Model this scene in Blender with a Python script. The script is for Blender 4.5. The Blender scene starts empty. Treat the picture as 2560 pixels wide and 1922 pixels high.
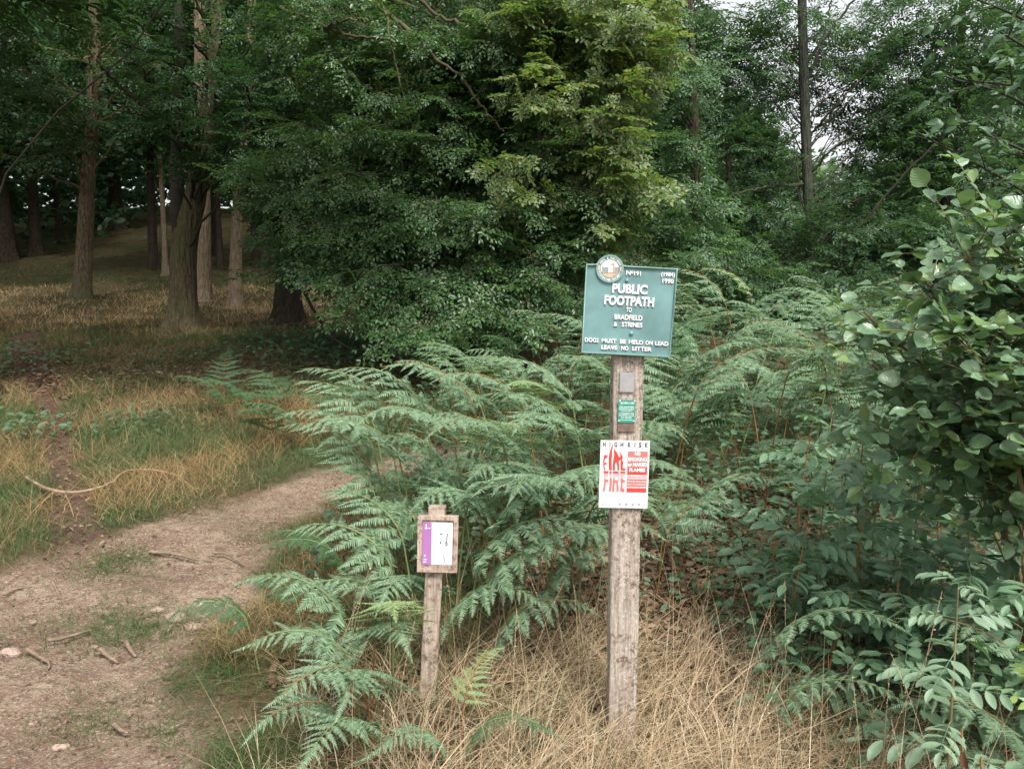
import bpy, math, random
import numpy as np
from mathutils import Vector, Matrix

# ------------------------------------------------------------------ camera, sky, sun, exposure
scene = bpy.context.scene
COL = scene.collection
PITCH = math.radians(7.75)
CAMZ = 1.65
FPX = 1990.0
cam_d = bpy.data.cameras.new("camera"); cam = bpy.data.objects.new("camera", cam_d); COL.objects.link(cam)
cam.location = (0, 0, CAMZ); cam.rotation_euler = (math.radians(90) - PITCH, 0, 0)
cam_d.lens = 36 * FPX / 2560; cam_d.sensor_width = 36; cam_d.clip_end = 2000; cam_d.clip_start = 0.05
scene.camera = cam

SUN_EL, SUN_AZ = math.radians(56), math.radians(160)      # azimuth clockwise from +Y
world = bpy.data.worlds.new("World"); scene.world = world; world.use_nodes = True
wn = world.node_tree; wn.nodes.clear()
sky = wn.nodes.new("ShaderNodeTexSky"); sky.sky_type = 'NISHITA'; sky.sun_disc = False
sky.sun_elevation = SUN_EL; sky.sun_rotation = SUN_AZ; sky.dust_density = 4; sky.air_density = 1.0
hs = wn.nodes.new("ShaderNodeHueSaturation"); hs.inputs['Saturation'].default_value = 0.15; hs.inputs['Value'].default_value = 1.0
bg = wn.nodes.new("ShaderNodeBackground"); bg.inputs[1].default_value = 0.15
wo = wn.nodes.new("ShaderNodeOutputWorld")
wn.links.new(sky.outputs[0], hs.inputs['Color']); wn.links.new(hs.outputs[0], bg.inputs[0]); wn.links.new(bg.outputs[0], wo.inputs[0])

sl = bpy.data.lights.new("sun", 'SUN'); sl.energy = 2.1; sl.angle = math.radians(12); sl.color = (1, .95, .86)
so = bpy.data.objects.new("sun", sl); COL.objects.link(so)
sd = Vector((math.sin(SUN_AZ) * math.cos(SUN_EL), math.cos(SUN_AZ) * math.cos(SUN_EL), math.sin(SUN_EL)))
so.rotation_euler = sd.to_track_quat('Z', 'Y').to_euler()
scene.view_settings.view_transform = 'Standard'; scene.view_settings.look = 'None'
scene.view_settings.exposure = 1.0; scene.view_settings.gamma = 1; scene.view_settings.use_curve_mapping = False
scene.render.engine = 'CYCLES'
scene.cycles.max_bounces = 6; scene.cycles.diffuse_bounces = 2; scene.cycles.glossy_bounces = 2
scene.cycles.transmission_bounces = 3; scene.cycles.transparent_max_bounces = 2
scene.cycles.caustics_reflective = False; scene.cycles.caustics_refractive = False

R = np.random.default_rng(7)
rnd = random.Random(3)

# ------------------------------------------------------------------ terrain and picture rays
_ys = np.array([-60, 0, 5, 6.8, 8.3, 10, 11, 12, 13, 14.6, 18.6, 24, 30, 36, 45, 60, 100, 500.])
_zs = np.array([0, 0, 0.0, .03, .12, .24, .30, .42, .54, .66, 1.04, 1.55, 2.35, 3.2, 4.6, 6.6, 9.0, 16.])
_yy = np.linspace(-60, 500, 5601); _zz = np.interp(_yy, _ys, _zs)
_k = np.ones(15) / 15; _zz = np.convolve(np.pad(_zz, 7, 'edge'), _k, 'valid')
def nz(x, y):
    return (0.030 * np.sin(1.7 * x + .9 * y + 1) * np.sin(1.1 * y - .6 * x) + 0.018 * np.sin(4.1 * x - 2.7 * y) * np.sin(3.3 * y + 1.9 * x + 2))
def gz(x, y):
    x = np.asarray(x, float); y = np.asarray(y, float)
    far = np.clip((y - 7) / 10, 0, 1)
    return np.interp(y, _yy, _zz) + nz(x, y) * (.5 + far * 2)
CA, SA = math.cos(PITCH), math.sin(PITCH)
def ray(px, py):
    a = (px - 1280) / FPX; b = (961 - py) / FPX
    return np.array([a, CA + b * SA, -SA + b * CA])
def P(px, py, y):
    d = ray(px, py); t = y / d[1]
    return np.array([d[0] * t, y, CAMZ + d[2] * t])
def G(px, py):
    d = ray(px, py); t = np.linspace(1.2, 120, 12000)
    z = CAMZ + d[2] * t; h = gz(d[0] * t, d[1] * t)
    i = np.argmax(z < h); t = t[i]
    return np.array([d[0] * t, d[1] * t, float(gz(d[0] * t, d[1] * t))])
def GY(px, y):
    x = (px - 1280) / FPX * y * 1.0
    x = x * (CA + (CAMZ - float(gz(x, y))) * SA / y)
    return np.array([x, y, float(gz(x, y))])

# ------------------------------------------------------------------ geometry collector
class Geo:
    def __init__(s): s.v = []; s.f = {3: [], 4: []}; s.n = 0; s.uv = []; s.ng = []
    def add(s, V, F, uv=None):
        V = np.asarray(V, float).reshape(-1, 3)
        s.v.append(V); s.uv.append(uv if uv is not None else np.zeros((len(V), 2)))
        for f in ([F] if isinstance(F, np.ndarray) else F):
            f = np.asarray(f)
            if f.size: s.f[f.shape[1]].append(f + s.n)
        s.n += len(V)
    def stamp(s, tpl, M, Pp):
        """tpl = (V, [F...], uv); M (N,3,3) columns are axes, Pp (N,3)"""
        V, F, uv = tpl; N = len(Pp)
        if N == 0: return
        W = np.einsum('nij,kj->nki', M, V) + Pp[:, None, :]
        off = (np.arange(N) * len(V))[:, None, None]
        Fs = [(f[None] + off).reshape(-1, f.shape[1]) for f in F]
        s.add(W.reshape(-1, 3), Fs, np.tile(uv, (N, 1)))
    def ngon(s, V):
        s.ng.append(np.arange(len(V)) + s.n); s.v.append(np.asarray(V, float)); s.uv.append(np.zeros((len(V), 2))); s.n += len(V)
    def mesh(s, name, smooth=False):
        me = bpy.data.meshes.new(name)
        V = np.concatenate(s.v); me.vertices.add(len(V)); me.vertices.foreach_set('co', V.astype(np.float32).ravel())
        li = []; st = []; c = 0
        for k in (3, 4):
            if s.f[k]:
                f = np.concatenate(s.f[k]); li.append(f.ravel()); st.append(c + np.arange(len(f)) * k); c += f.size
        for g in s.ng: li.append(g); st.append(np.array([c])); c += len(g)
        li = np.concatenate(li).astype(np.int32); st = np.concatenate(st).astype(np.int32)
        me.loops.add(len(li)); me.loops.foreach_set('vertex_index', li)
        me.polygons.add(len(st)); me.polygons.foreach_set('loop_start', st)
        uvl = me.uv_layers.new(name='uv'); UV = np.concatenate(s.uv)[li]; uvl.data.foreach_set('uv', UV.astype(np.float32).ravel())
        if smooth: me.polygons.foreach_set('use_smooth', np.ones(len(st), bool))
        me.update(calc_edges=True)
        return me
    def obj(s, name, mat, parent=None, smooth=False):
        return mkobj(name, s.mesh(name, smooth), mat, parent)
def mkobj(name, me, mat=None, parent=None):
    if mat is not None and len(me.materials) == 0: me.materials.append(mat)
    o = bpy.data.objects.new(name, me); COL.objects.link(o)
    if parent is not None:
        o.parent = parent; o.matrix_parent_inverse = Matrix.Translation(parent.location).inverted() if parent.type == 'EMPTY' and parent.rotation_euler.z == 0 and not parent.get('_loc') else Matrix()
    return o
def tag(o, label=None, cat=None, group=None, kind=None):
    for k, v in (('label', label), ('category', cat), ('group', group), ('kind', kind)):
        if v: o[k] = v
    return o
def thing(name, label, cat, loc=(0, 0, 0), group=None, local=False):
    """local: children are given in the thing's own coordinates; else in world coordinates"""
    o = bpy.data.objects.new(name, None); COL.objects.link(o); o.location = Vector(loc); o.empty_display_size = .1
    if local: o['_loc'] = 1
    return tag(o, label, cat, group)

def nrm(a): return a / np.maximum(np.linalg.norm(a, axis=-1, keepdims=True), 1e-9)
def frames(d, n):
    d = nrm(d); y = nrm(np.cross(n, d)); z = np.cross(d, y)
    return np.stack([d, y, z], -1)
def tube(pts, rad, k=8, cap=True, rough=0, uvscale=1):
    pts = np.asarray(pts, float); n = len(pts); rad = np.broadcast_to(rad, (n,))
    t = np.gradient(pts, axis=0); t = nrm(t)
    up = np.array([0, 0, 1.]) if abs(t[0][2]) < .9 else np.array([0, 1., 0])
    a = nrm(np.cross(t, up)); b = np.cross(a, t)
    for i in range(1, n):
        v = a[i - 1] - t[i] * np.dot(a[i - 1], t[i]); a[i] = v / np.linalg.norm(v); b[i] = np.cross(a[i], t[i])
    th = np.arange(k) / k * 2 * np.pi
    rr = rad[:, None] * (1 + (R.normal(0, rough, (n, k)) if rough else 0))
    V = pts[:, None] + rr[..., None] * (np.cos(th)[None, :, None] * a[:, None] + np.sin(th)[None, :, None] * b[:, None])
    i = np.arange(n - 1)[:, None]; j = np.arange(k)[None]; j2 = (j + 1) % k
    F = np.stack([i * k + j, i * k + j2, (i + 1) * k + j2, (i + 1) * k + j], -1).reshape(-1, 4)
    return V.reshape(-1, 3), F
def curve(pts, n):
    """Catmull-Rom through pts"""
    pts = np.asarray(pts, float)
    if len(pts) == 2: return pts[0] + (pts[1] - pts[0]) * np.linspace(0, 1, n)[:, None]
    q = np.vstack([2 * pts[0] - pts[1], pts, 2 * pts[-1] - pts[-2]]); m = len(pts) - 1
    out = []
    for u in np.linspace(0, m - 1e-6, n):
        i = int(u); f = u - i; a, b, c, d = q[i:i + 4]
        out.append(.5 * ((2 * b) + (c - a) * f + (2 * a - 5 * b + 4 * c - d) * f * f + (-a + 3 * b - 3 * c + d) * f ** 3))
    return np.array(out)

# ------------------------------------------------------------------ materials
def mat(name, rough=.8, spec=.3):
    m = bpy.data.materials.new(name); m.use_nodes = True; nt = m.node_tree
    b = nt.nodes['Principled BSDF']; b.inputs['Roughness'].default_value = rough; b.inputs['Specular IOR Level'].default_value = spec
    return m, nt, b
def L(nt, a, b): nt.links.new(a, b)
def N(nt, t, **kw):
    n = nt.nodes.new('ShaderNode' + t)
    for k, v in kw.items():
        if hasattr(n, k): setattr(n, k, v)
        else: n.inputs[k].default_value = v
    return n
def rampn(nt, stops, fac):
    r = nt.nodes.new('ShaderNodeValToRGB'); e = r.color_ramp.elements
    while len(e) < len(stops): e.new(.5)
    for i, (p, c) in enumerate(stops): e[i].position = p; e[i].color = (*c, 1) if len(c) == 3 else c
    L(nt, fac, r.inputs[0]); return r.outputs[0]
def noise(nt, scale, detail=4, vec=None, stretch=None, coord='Object', rough=.55):
    if vec is None:
        tc = nt.nodes.new('ShaderNodeTexCoord'); vec = tc.outputs[coord]
    if stretch:
        mp = nt.nodes.new('ShaderNodeMapping'); mp.inputs['Scale'].default_value = stretch; L(nt, vec, mp.inputs[0]); vec = mp.outputs[0]
    n = nt.nodes.new('ShaderNodeTexNoise'); n.inputs['Scale'].default_value = scale; n.inputs['Detail'].default_value = detail; n.inputs['Roughness'].default_value = rough
    L(nt, vec, n.inputs['Vector']); return n.outputs['Fac']
def mixc(nt, fac, a, b, mode='MIX'):
    m = nt.nodes.new('ShaderNodeMix'); m.data_type = 'RGBA'; m.blend_type = mode
    if isinstance(fac, (int, float)): m.inputs[0].default_value = fac
    else: L(nt, fac, m.inputs[0])
    for s, v in ((6, a), (7, b)):
        if isinstance(v, tuple): m.inputs[s].default_value = (*v, 1)
        else: L(nt, v, m.inputs[s])
    return m.outputs[2]
def bump(nt, b, h, strength=.5, dist=.01):
    bn = nt.nodes.new('ShaderNodeBump'); bn.inputs['Strength'].default_value = strength; bn.inputs['Distance'].default_value = dist
    L(nt, h, bn.inputs['Height']); L(nt, bn.outputs[0], b.inputs['Normal'])
def plain(name, c, rough=.6, spec=.3, var=.12, scale=30, metal=0):
    m, nt, b = mat(name, rough, spec); b.inputs['Metallic'].default_value = metal
    f = noise(nt, scale, 4)
    c1 = tuple(x * (1 - var) for x in c); c2 = tuple(min(1, x * (1 + var)) for x in c)
    L(nt, rampn(nt, [(.3, c1), (.7, c2)], f), b.inputs['Base Color']); return m
def leafmat(name, cols, rough=.45, spec=.4, trans=.3, tcol=None, veins=0, patch=0.0):
    m, nt, b = mat(name, rough, spec)
    g = nt.nodes.new('ShaderNodeNewGeometry')
    k = len(cols); c = rampn(nt, [(i / max(1, k - 1), cols[i]) for i in range(k)], g.outputs['Random Per Island'])
    f = noise(nt, .9, 2, coord='Object')
    c = mixc(nt, f, c, mixc(nt, 1.0, c, (.62, .72, .62), 'MULTIPLY'))
    if veins:
        uv = nt.nodes.new('ShaderNodeUVMap'); uv.uv_map = 'uv'; sp = nt.nodes.new('ShaderNodeSeparateXYZ'); L(nt, uv.outputs[0], sp.inputs[0])
        ab = N(nt, 'Math', operation='ABSOLUTE'); L(nt, sp.outputs[1], ab.inputs[0])
        mu = N(nt, 'Math', operation='MULTIPLY'); L(nt, ab.outputs[0], mu.inputs[0]); mu.inputs[1].default_value = .28
        sb = N(nt, 'Math', operation='SUBTRACT'); L(nt, sp.outputs[0], sb.inputs[0]); L(nt, mu.outputs[0], sb.inputs[1])
        m2 = N(nt, 'Math', operation='MULTIPLY'); L(nt, sb.outputs[0], m2.inputs[0]); m2.inputs[1].default_value = 50
        sn = N(nt, 'Math', operation='SINE'); L(nt, m2.outputs[0], sn.inputs[0])
        c = mixc(nt, rampv(nt, sn.outputs[0], .75, 1.0, .3), c, mixc(nt, 1.0, c, (1.22, 1.18, 1.15), 'MULTIPLY'))
        bump(nt, b, sn.outputs[0], .2, .0015)
    L(nt, c, b.inputs['Base Color'])
    tr = nt.nodes.new('ShaderNodeBsdfTranslucent')
    if tcol: L(nt, mixc(nt, 1.0, c, tcol, 'MULTIPLY'), tr.inputs[0])
    else: L(nt, c, tr.inputs[0])
    mx = nt.nodes.new('ShaderNodeMixShader'); mx.inputs[0].default_value = trans
    L(nt, b.outputs[0], mx.inputs[1]); L(nt, tr.outputs[0], mx.inputs[2])
    L(nt, mx.outputs[0], nt.nodes['Material Output'].inputs[0]); return m
def rampv(nt, v, lo, hi, out):
    mr = nt.nodes.new('ShaderNodeMapRange'); L(nt, v, mr.inputs[0]); mr.inputs[1].default_value = lo; mr.inputs[2].default_value = hi
    mr.inputs[3].default_value = 0; mr.inputs[4].default_value = out; return mr.outputs[0]

TC = (1.6, 1.75, .8)
M_fern = leafmat('bracken_green', [(.14, .235, .13), (.265, .355, .245), (.10, .18, .095), (.20, .29, .18)], .5, .45, .22, TC)
M_fern_y = leafmat('bracken_yellow_green', [(.24, .33, .15), (.33, .40, .22)], .5, .4, .3, TC)
M_fern_d = leafmat('bracken_deep_shaded_green', [(.07, .14, .07), (.10, .18, .09)], .5, .3, .3, TC)  # deep green; on the shaded bank plants the shade is in this colour
M_fern_b = leafmat('bracken_brown', [(.30, .12, .04), (.38, .22, .09)], .7, .2, .2)
M_stem_g = plain('bracken_stem_green', (.17, .20, .08), .6, .3, .3, 8)
M_stem_b = plain('bracken_stem_brown', (.24, .12, .045), .6, .3, .3, 8)
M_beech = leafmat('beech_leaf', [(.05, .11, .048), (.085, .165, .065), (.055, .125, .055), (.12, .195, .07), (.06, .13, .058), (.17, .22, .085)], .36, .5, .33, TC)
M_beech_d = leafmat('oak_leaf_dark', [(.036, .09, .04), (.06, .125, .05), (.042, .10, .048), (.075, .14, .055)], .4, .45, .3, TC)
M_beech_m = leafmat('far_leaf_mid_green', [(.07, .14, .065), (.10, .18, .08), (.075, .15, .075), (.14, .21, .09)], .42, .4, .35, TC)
M_beech_lit = leafmat('hornbeam_leaf_sunlit', [(.10, .17, .06), (.19, .24, .09), (.08, .15, .055), (.28, .28, .12), (.13, .20, .07)], .42, .45, .4, TC)  # sunlight on the leaves is put into this yellower leaf colour
M_ash = leafmat('ash_leaf', [(.05, .105, .06), (.08, .145, .075), (.06, .12, .065), (.11, .17, .07)], .42, .45, .33, TC)
M_alder = leafmat('alder_leaf', [(.12, .21, .12), (.18, .28, .17), (.13, .22, .12), (.22, .31, .12)], .33, .7, .25, TC, veins=1)
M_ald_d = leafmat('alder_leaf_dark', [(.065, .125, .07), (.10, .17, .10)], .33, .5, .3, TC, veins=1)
M_eld = leafmat('elder_leaf', [(.14, .24, .15), (.19, .30, .19), (.12, .21, .13)], .42, .45, .25, TC, veins=1)
M_eld_p = leafmat('sapling_leaf_pale', [(.19, .28, .19), (.24, .33, .235), (.17, .255, .165)], .45, .45, .25, TC, veins=1)
M_eld_y = leafmat('elder_leaf_lime', [(.22, .33, .09), (.26, .36, .11)], .42, .4, .35, TC, veins=1)
M_cover = leafmat('ground_cover_leaf', [(.08, .145, .08), (.12, .20, .12), (.07, .13, .065)], .5, .4, .3, TC)
M_dry = leafmat('dry_grass_straw', [(.36, .22, .13), (.60, .44, .30), (.50, .34, .21), (.74, .60, .45), (.24, .14, .08), (.66, .50, .35)], .7, .2, .2)
M_och = leafmat('ochre_grass', [(.30, .18, .085), (.44, .27, .14), (.22, .16, .07), (.50, .36, .20), (.36, .22, .11)], .75, .15, .2)
M_gold_lit = leafmat('golden_grass_skylit', [(.54, .35, .19), (.66, .45, .27), (.40, .28, .14)], .7, .2, .3)  # dry grass made paler, carrying the light of a sky gap in its colour
M_grn = leafmat('green_grass', [(.08, .13, .045), (.13, .19, .07), (.06, .11, .04), (.17, .20, .08)], .6, .25, .3)
M_lit = leafmat('leaf_litter', [(.17, .10, .06), (.28, .17, .115), (.10, .058, .036), (.38, .26, .19), (.15, .09, .055)], .8, .15, .1)

def bark(name, c1, c2, moss, mossamt, sx=9, sz=1.4):
    m, nt, b = mat(name, .9, .15)
    f = noise(nt, 2.2, 10, stretch=(sx * 1.6, sx * 1.6, sz * 2.6), rough=.75)
    c = rampn(nt, [(.40, c1), (.60, c2)], f)
    mo = noise(nt, 1.3, 5)
    c = mixc(nt, rampv(nt, mo, .45, .7, mossamt), c, moss)
    L(nt, c, b.inputs['Base Color'])
    vo = nt.nodes.new('ShaderNodeTexVoronoi'); tc = nt.nodes.new('ShaderNodeTexCoord'); mp = nt.nodes.new('ShaderNodeMapping'); mp.inputs['Scale'].default_value = (22, 22, 3.5)
    L(nt, tc.outputs['Object'], mp.inputs[0]); L(nt, mp.outputs[0], vo.inputs['Vector']); vo.inputs['Scale'].default_value = 1
    ad = N(nt, 'Math', operation='ADD'); L(nt, vo.outputs[0], ad.inputs[0]); L(nt, f, ad.inputs[1])
    bump(nt, b, ad.outputs[0], 1.0, .06); return m
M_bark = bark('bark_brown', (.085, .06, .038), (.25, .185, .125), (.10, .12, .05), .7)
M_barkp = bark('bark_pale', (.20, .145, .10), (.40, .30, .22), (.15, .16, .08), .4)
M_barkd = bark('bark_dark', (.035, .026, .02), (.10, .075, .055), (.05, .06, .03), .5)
M_barkg = bark('bark_grey_green', (.09, .09, .07), (.21, .20, .16), (.09, .12, .06), .6)
M_bark_ash = bark('bark_ash', (.035, .038, .03), (.09, .095, .075), (.08, .10, .05), .6)
M_twig = plain('twig_bark', (.17, .14, .075), .8, .2, .3, 6)
M_twigm = plain('twig_mid', (.10, .085, .05), .8, .2, .3, 6)
M_twigd = plain('twig_dark', (.04, .037, .027), .8, .2, .3, 6)
M_stick = plain('dead_wood', (.30, .215, .15), .85, .2, .35, 14)
M_root = plain('root_wood', (.20, .145, .105), .85, .2, .35, 14)
M_stone = plain('stone', (.30, .22, .18), .85, .2, .25, 20)

# weathered post timber
def timber(name, c1, c2, dark, lichen, la=.6, sz=.06):
    m, nt, b = mat(name, .85, .2)
    g = noise(nt, 95, 6, stretch=(1, 1, sz), rough=.7)
    c = rampn(nt, [(.36, c1), (.60, c2)], g)
    s = noise(nt, 38, 6, rough=.75); s2 = noise(nt, 5, 3)
    mu = N(nt, 'Math', operation='MULTIPLY'); L(nt, rampv(nt, s, .50, .60, 1), mu.inputs[0]); L(nt, rampv(nt, s2, .36, .55, 1), mu.inputs[1])
    c = mixc(nt, mu.outputs[0], c, dark)
    s3 = noise(nt, 90, 4, rough=.8)
    c = mixc(nt, rampv(nt, s3, .52, .62, la), c, lichen)
    L(nt, c, b.inputs['Base Color'])
    ad = N(nt, 'Math', operation='ADD'); L(nt, g, ad.inputs[0]); L(nt, s, ad.inputs[1])
    bump(nt, b, ad.outputs[0], .6, .004); return m
M_post = timber('weathered_post_timber', (.17, .135, .105), (.42, .355, .30), (.13, .08, .055), (.50, .485, .45), .65)
M_board = timber('weathered_board_timber', (.24, .185, .145), (.44, .355, .29), (.12, .09, .07), (.42, .36, .31), .4)
M_green = plain('sign_green_paint', (.135, .25, .25), .42, .5, .22, 9)
M_rim = plain('sign_rim_paint', (.16, .28, .26), .45, .5, .12, 60)
M_white = plain('sign_white_paint', (.74, .72, .72), .5, .4, .05, 60)
M_paper = plain('notice_white', (.66, .65, .66), .45, .4, .03, 20)
M_ink = plain('ink_dark_grey', (.06, .06, .07), .6, .3, .1, 60)
M_inkl = plain('ink_pale_grey', (.45, .45, .47), .6, .3, .1, 60)
M_red = plain('print_red', (.50, .055, .045), .5, .3, .08, 25)
M_redp = plain('print_faded_red', (.56, .15, .14), .5, .3, .08, 25)
M_pink = plain('print_pink', (.62, .34, .35), .5, .3, .06, 25)
M_purple = plain('print_purple', (.36, .15, .38), .5, .3, .08, 20)
M_alu = plain('plate_grey_metal', (.36, .35, .35), .45, .5, .1, 60, .4)
M_plq = plain('plaque_green', (.03, .24, .17), .4, .5, .1, 40)
M_patch = plain('plate_scar_brown', (.16, .11, .09), .8, .2, .3, 50)
M_black = plain('hole_black', (.012, .01, .01), .9, .1)
M_skyb = plain('badge_pale_sky', (.66, .66, .67), .5, .3, .1, 60)
M_tan = plain('badge_tan', (.50, .36, .25), .5, .3, .1, 60)
M_slate = plain('badge_wall_grey', (.20, .23, .24), .5, .3, .1, 60)

# ------------------------------------------------------------------ ground
edge_px = [(-700, 1560), (-300, 1480), (0, 1428), (130, 1385), (230, 1345), (400, 1300), (560, 1255), (700, 1205), (800, 1180), (900, 1160), (1050, 1130), (1200, 1105),
           (1230, 1125), (1060, 1175), (895, 1222), (790, 1268), (770, 1310), (700, 1372), (640, 1440), (560, 1540), (500, 1605), (455, 1672), (525, 1750), (530, 1820), (540, 1922), (620, 2400)]
PATH = np.array([G(a, b)[:2] for a, b in edge_px] + [[-4.5, 1.0]])
NARROW = np.array([G(a, b)[:2] for a, b in [(240, 1400), (190, 1280), (170, 1200), (158, 1130), (140, 1050), (118, 980), (95, 920), (75, 875), (60, 840)]])
def sdist(x, y, poly, closed=True):
    p = np.stack([x, y], -1); n = len(poly); best = np.full(x.shape, 1e9); ins = np.zeros(x.shape, bool)
    for i in range(n if closed else n - 1):
        a = poly[i]; b = poly[(i + 1) % n]; ab = b - a
        t = np.clip(((p - a) @ ab) / (ab @ ab), 0, 1); d = np.linalg.norm(p - (a + t[..., None] * ab), axis=-1); best = np.minimum(best, d)
        if closed:
            c = ((a[1] > y) != (b[1] > y)) & (x < (b[0] - a[0]) * (y - a[1]) / (b[1] - a[1] + 1e-12) + a[0]); ins ^= c
    return np.where(ins, -best, best) if closed else best
def wob(x, y): return .06 * np.sin(5 * x + 3 * y) + .05 * np.sin(9 * y - 4 * x + 1) + .03 * np.sin(23 * x + 17 * y)
def pathmask(x, y):
    a = np.clip((.08 - sdist(x, y, PATH) - wob(x, y)) / .16, 0, 1)
    w = np.interp(y, [4, 6, 9, 14, 20], [.24, .15, .17, .28, .35])
    b = np.clip((w + .03 - sdist(x, y, NARROW, False) - wob(x, y) * .7) / .1, 0, 1)
    return a, b
gx = np.sinh(np.linspace(-5.6, 5.6, 620)) * 1.6; gy0 = np.linspace(0, 1, 720)
gyv = -8 + 13 * np.clip(gy0 / .55, 0, 1) * 1.0
gyv = np.concatenate([np.linspace(-30, 1.0, 30)[:-1], np.linspace(1.0, 9.5, 480)[:-1], 9.5 + (np.exp(np.linspace(0, 5.2, 190)) - 1) * 2.2])
X, Y = np.meshgrid(gx, gyv)
Z = gz(X, Y)
ma, mb = pathmask(X, Y)
fine = (.006 * np.sin(31 * X + 11 * Y) * np.sin(27 * Y - 9 * X) + .004 * np.sin(71 * X + 3) * np.sin(63 * Y + 5 * X) + R.normal(0, .0035, X.shape)) * (Y < 12)
ridge = .028 * np.abs(np.sin(3.1 * Y + 1.3 * X + 1.5 * np.sin(2 * X))) ** 3
Z = Z - .035 * ma - .03 * mb + fine + ridge * ma
g = Geo(); ny, nx = X.shape
i = np.arange(ny - 1)[:, None]; j = np.arange(nx - 1)[None]
F = np.stack([i * nx + j, i * nx + j + 1, (i + 1) * nx + j + 1, (i + 1) * nx + j], -1).reshape(-1, 4)
g.add(np.stack([X, Y, Z], -1).reshape(-1, 3), [F], np.stack([ma, mb], -1).reshape(-1, 2))
m, nt, b = mat('woodland_soil_and_trodden_path', .95, .1)
uv = nt.nodes.new('ShaderNodeUVMap'); uv.uv_map = 'uv'; sp = nt.nodes.new('ShaderNodeSeparateXYZ'); L(nt, uv.outputs[0], sp.inputs[0])
n1 = noise(nt, 1.6, 6, coord='Object'); n2 = noise(nt, 14, 8, coord='Object', rough=.7); n3 = noise(nt, 80, 4, coord='Object'); n4 = noise(nt, 45, 5, coord='Object', rough=.7)
dirt = rampn(nt, [(.30, (.19, .13, .09)), (.5, (.31, .23, .165)), (.70, (.45, .35, .265))], n1)
dirt = mixc(nt, rampv(nt, n2, .46, .60, .75), dirt, (.22, .135, .10))
dirt = mixc(nt, rampv(nt, n4, .53, .60, .65), dirt, (.13, .08, .06))
dirt = mixc(nt, rampv(nt, n3, .55, .63, .55), dirt, (.55, .44, .37))
nar = rampn(nt, [(.35, (.10, .055, .045)), (.65, (.19, .115, .09))], n2)
soil = rampn(nt, [(.3, (.055, .045, .025)), (.5, (.12, .09, .05)), (.7, (.17, .12, .06))], n2)
soil = mixc(nt, rampv(nt, n1, .45, .6, .7), soil, (.05, .07, .03))
c = mixc(nt, sp.outputs[1], soil, nar); c = mixc(nt, sp.outputs[0], c, dirt)
L(nt, c, b.inputs['Base Color'])
ad = N(nt, 'Math', operation='ADD'); L(nt, n2, ad.inputs[0]); L(nt, n4, ad.inputs[1]); bump(nt, b, ad.outputs[0], 1.0, .035)
go = g.obj('ground', m, smooth=True); tag(go, 'woodland floor with a bare trodden dirt path crossing it', kind='structure')

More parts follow.
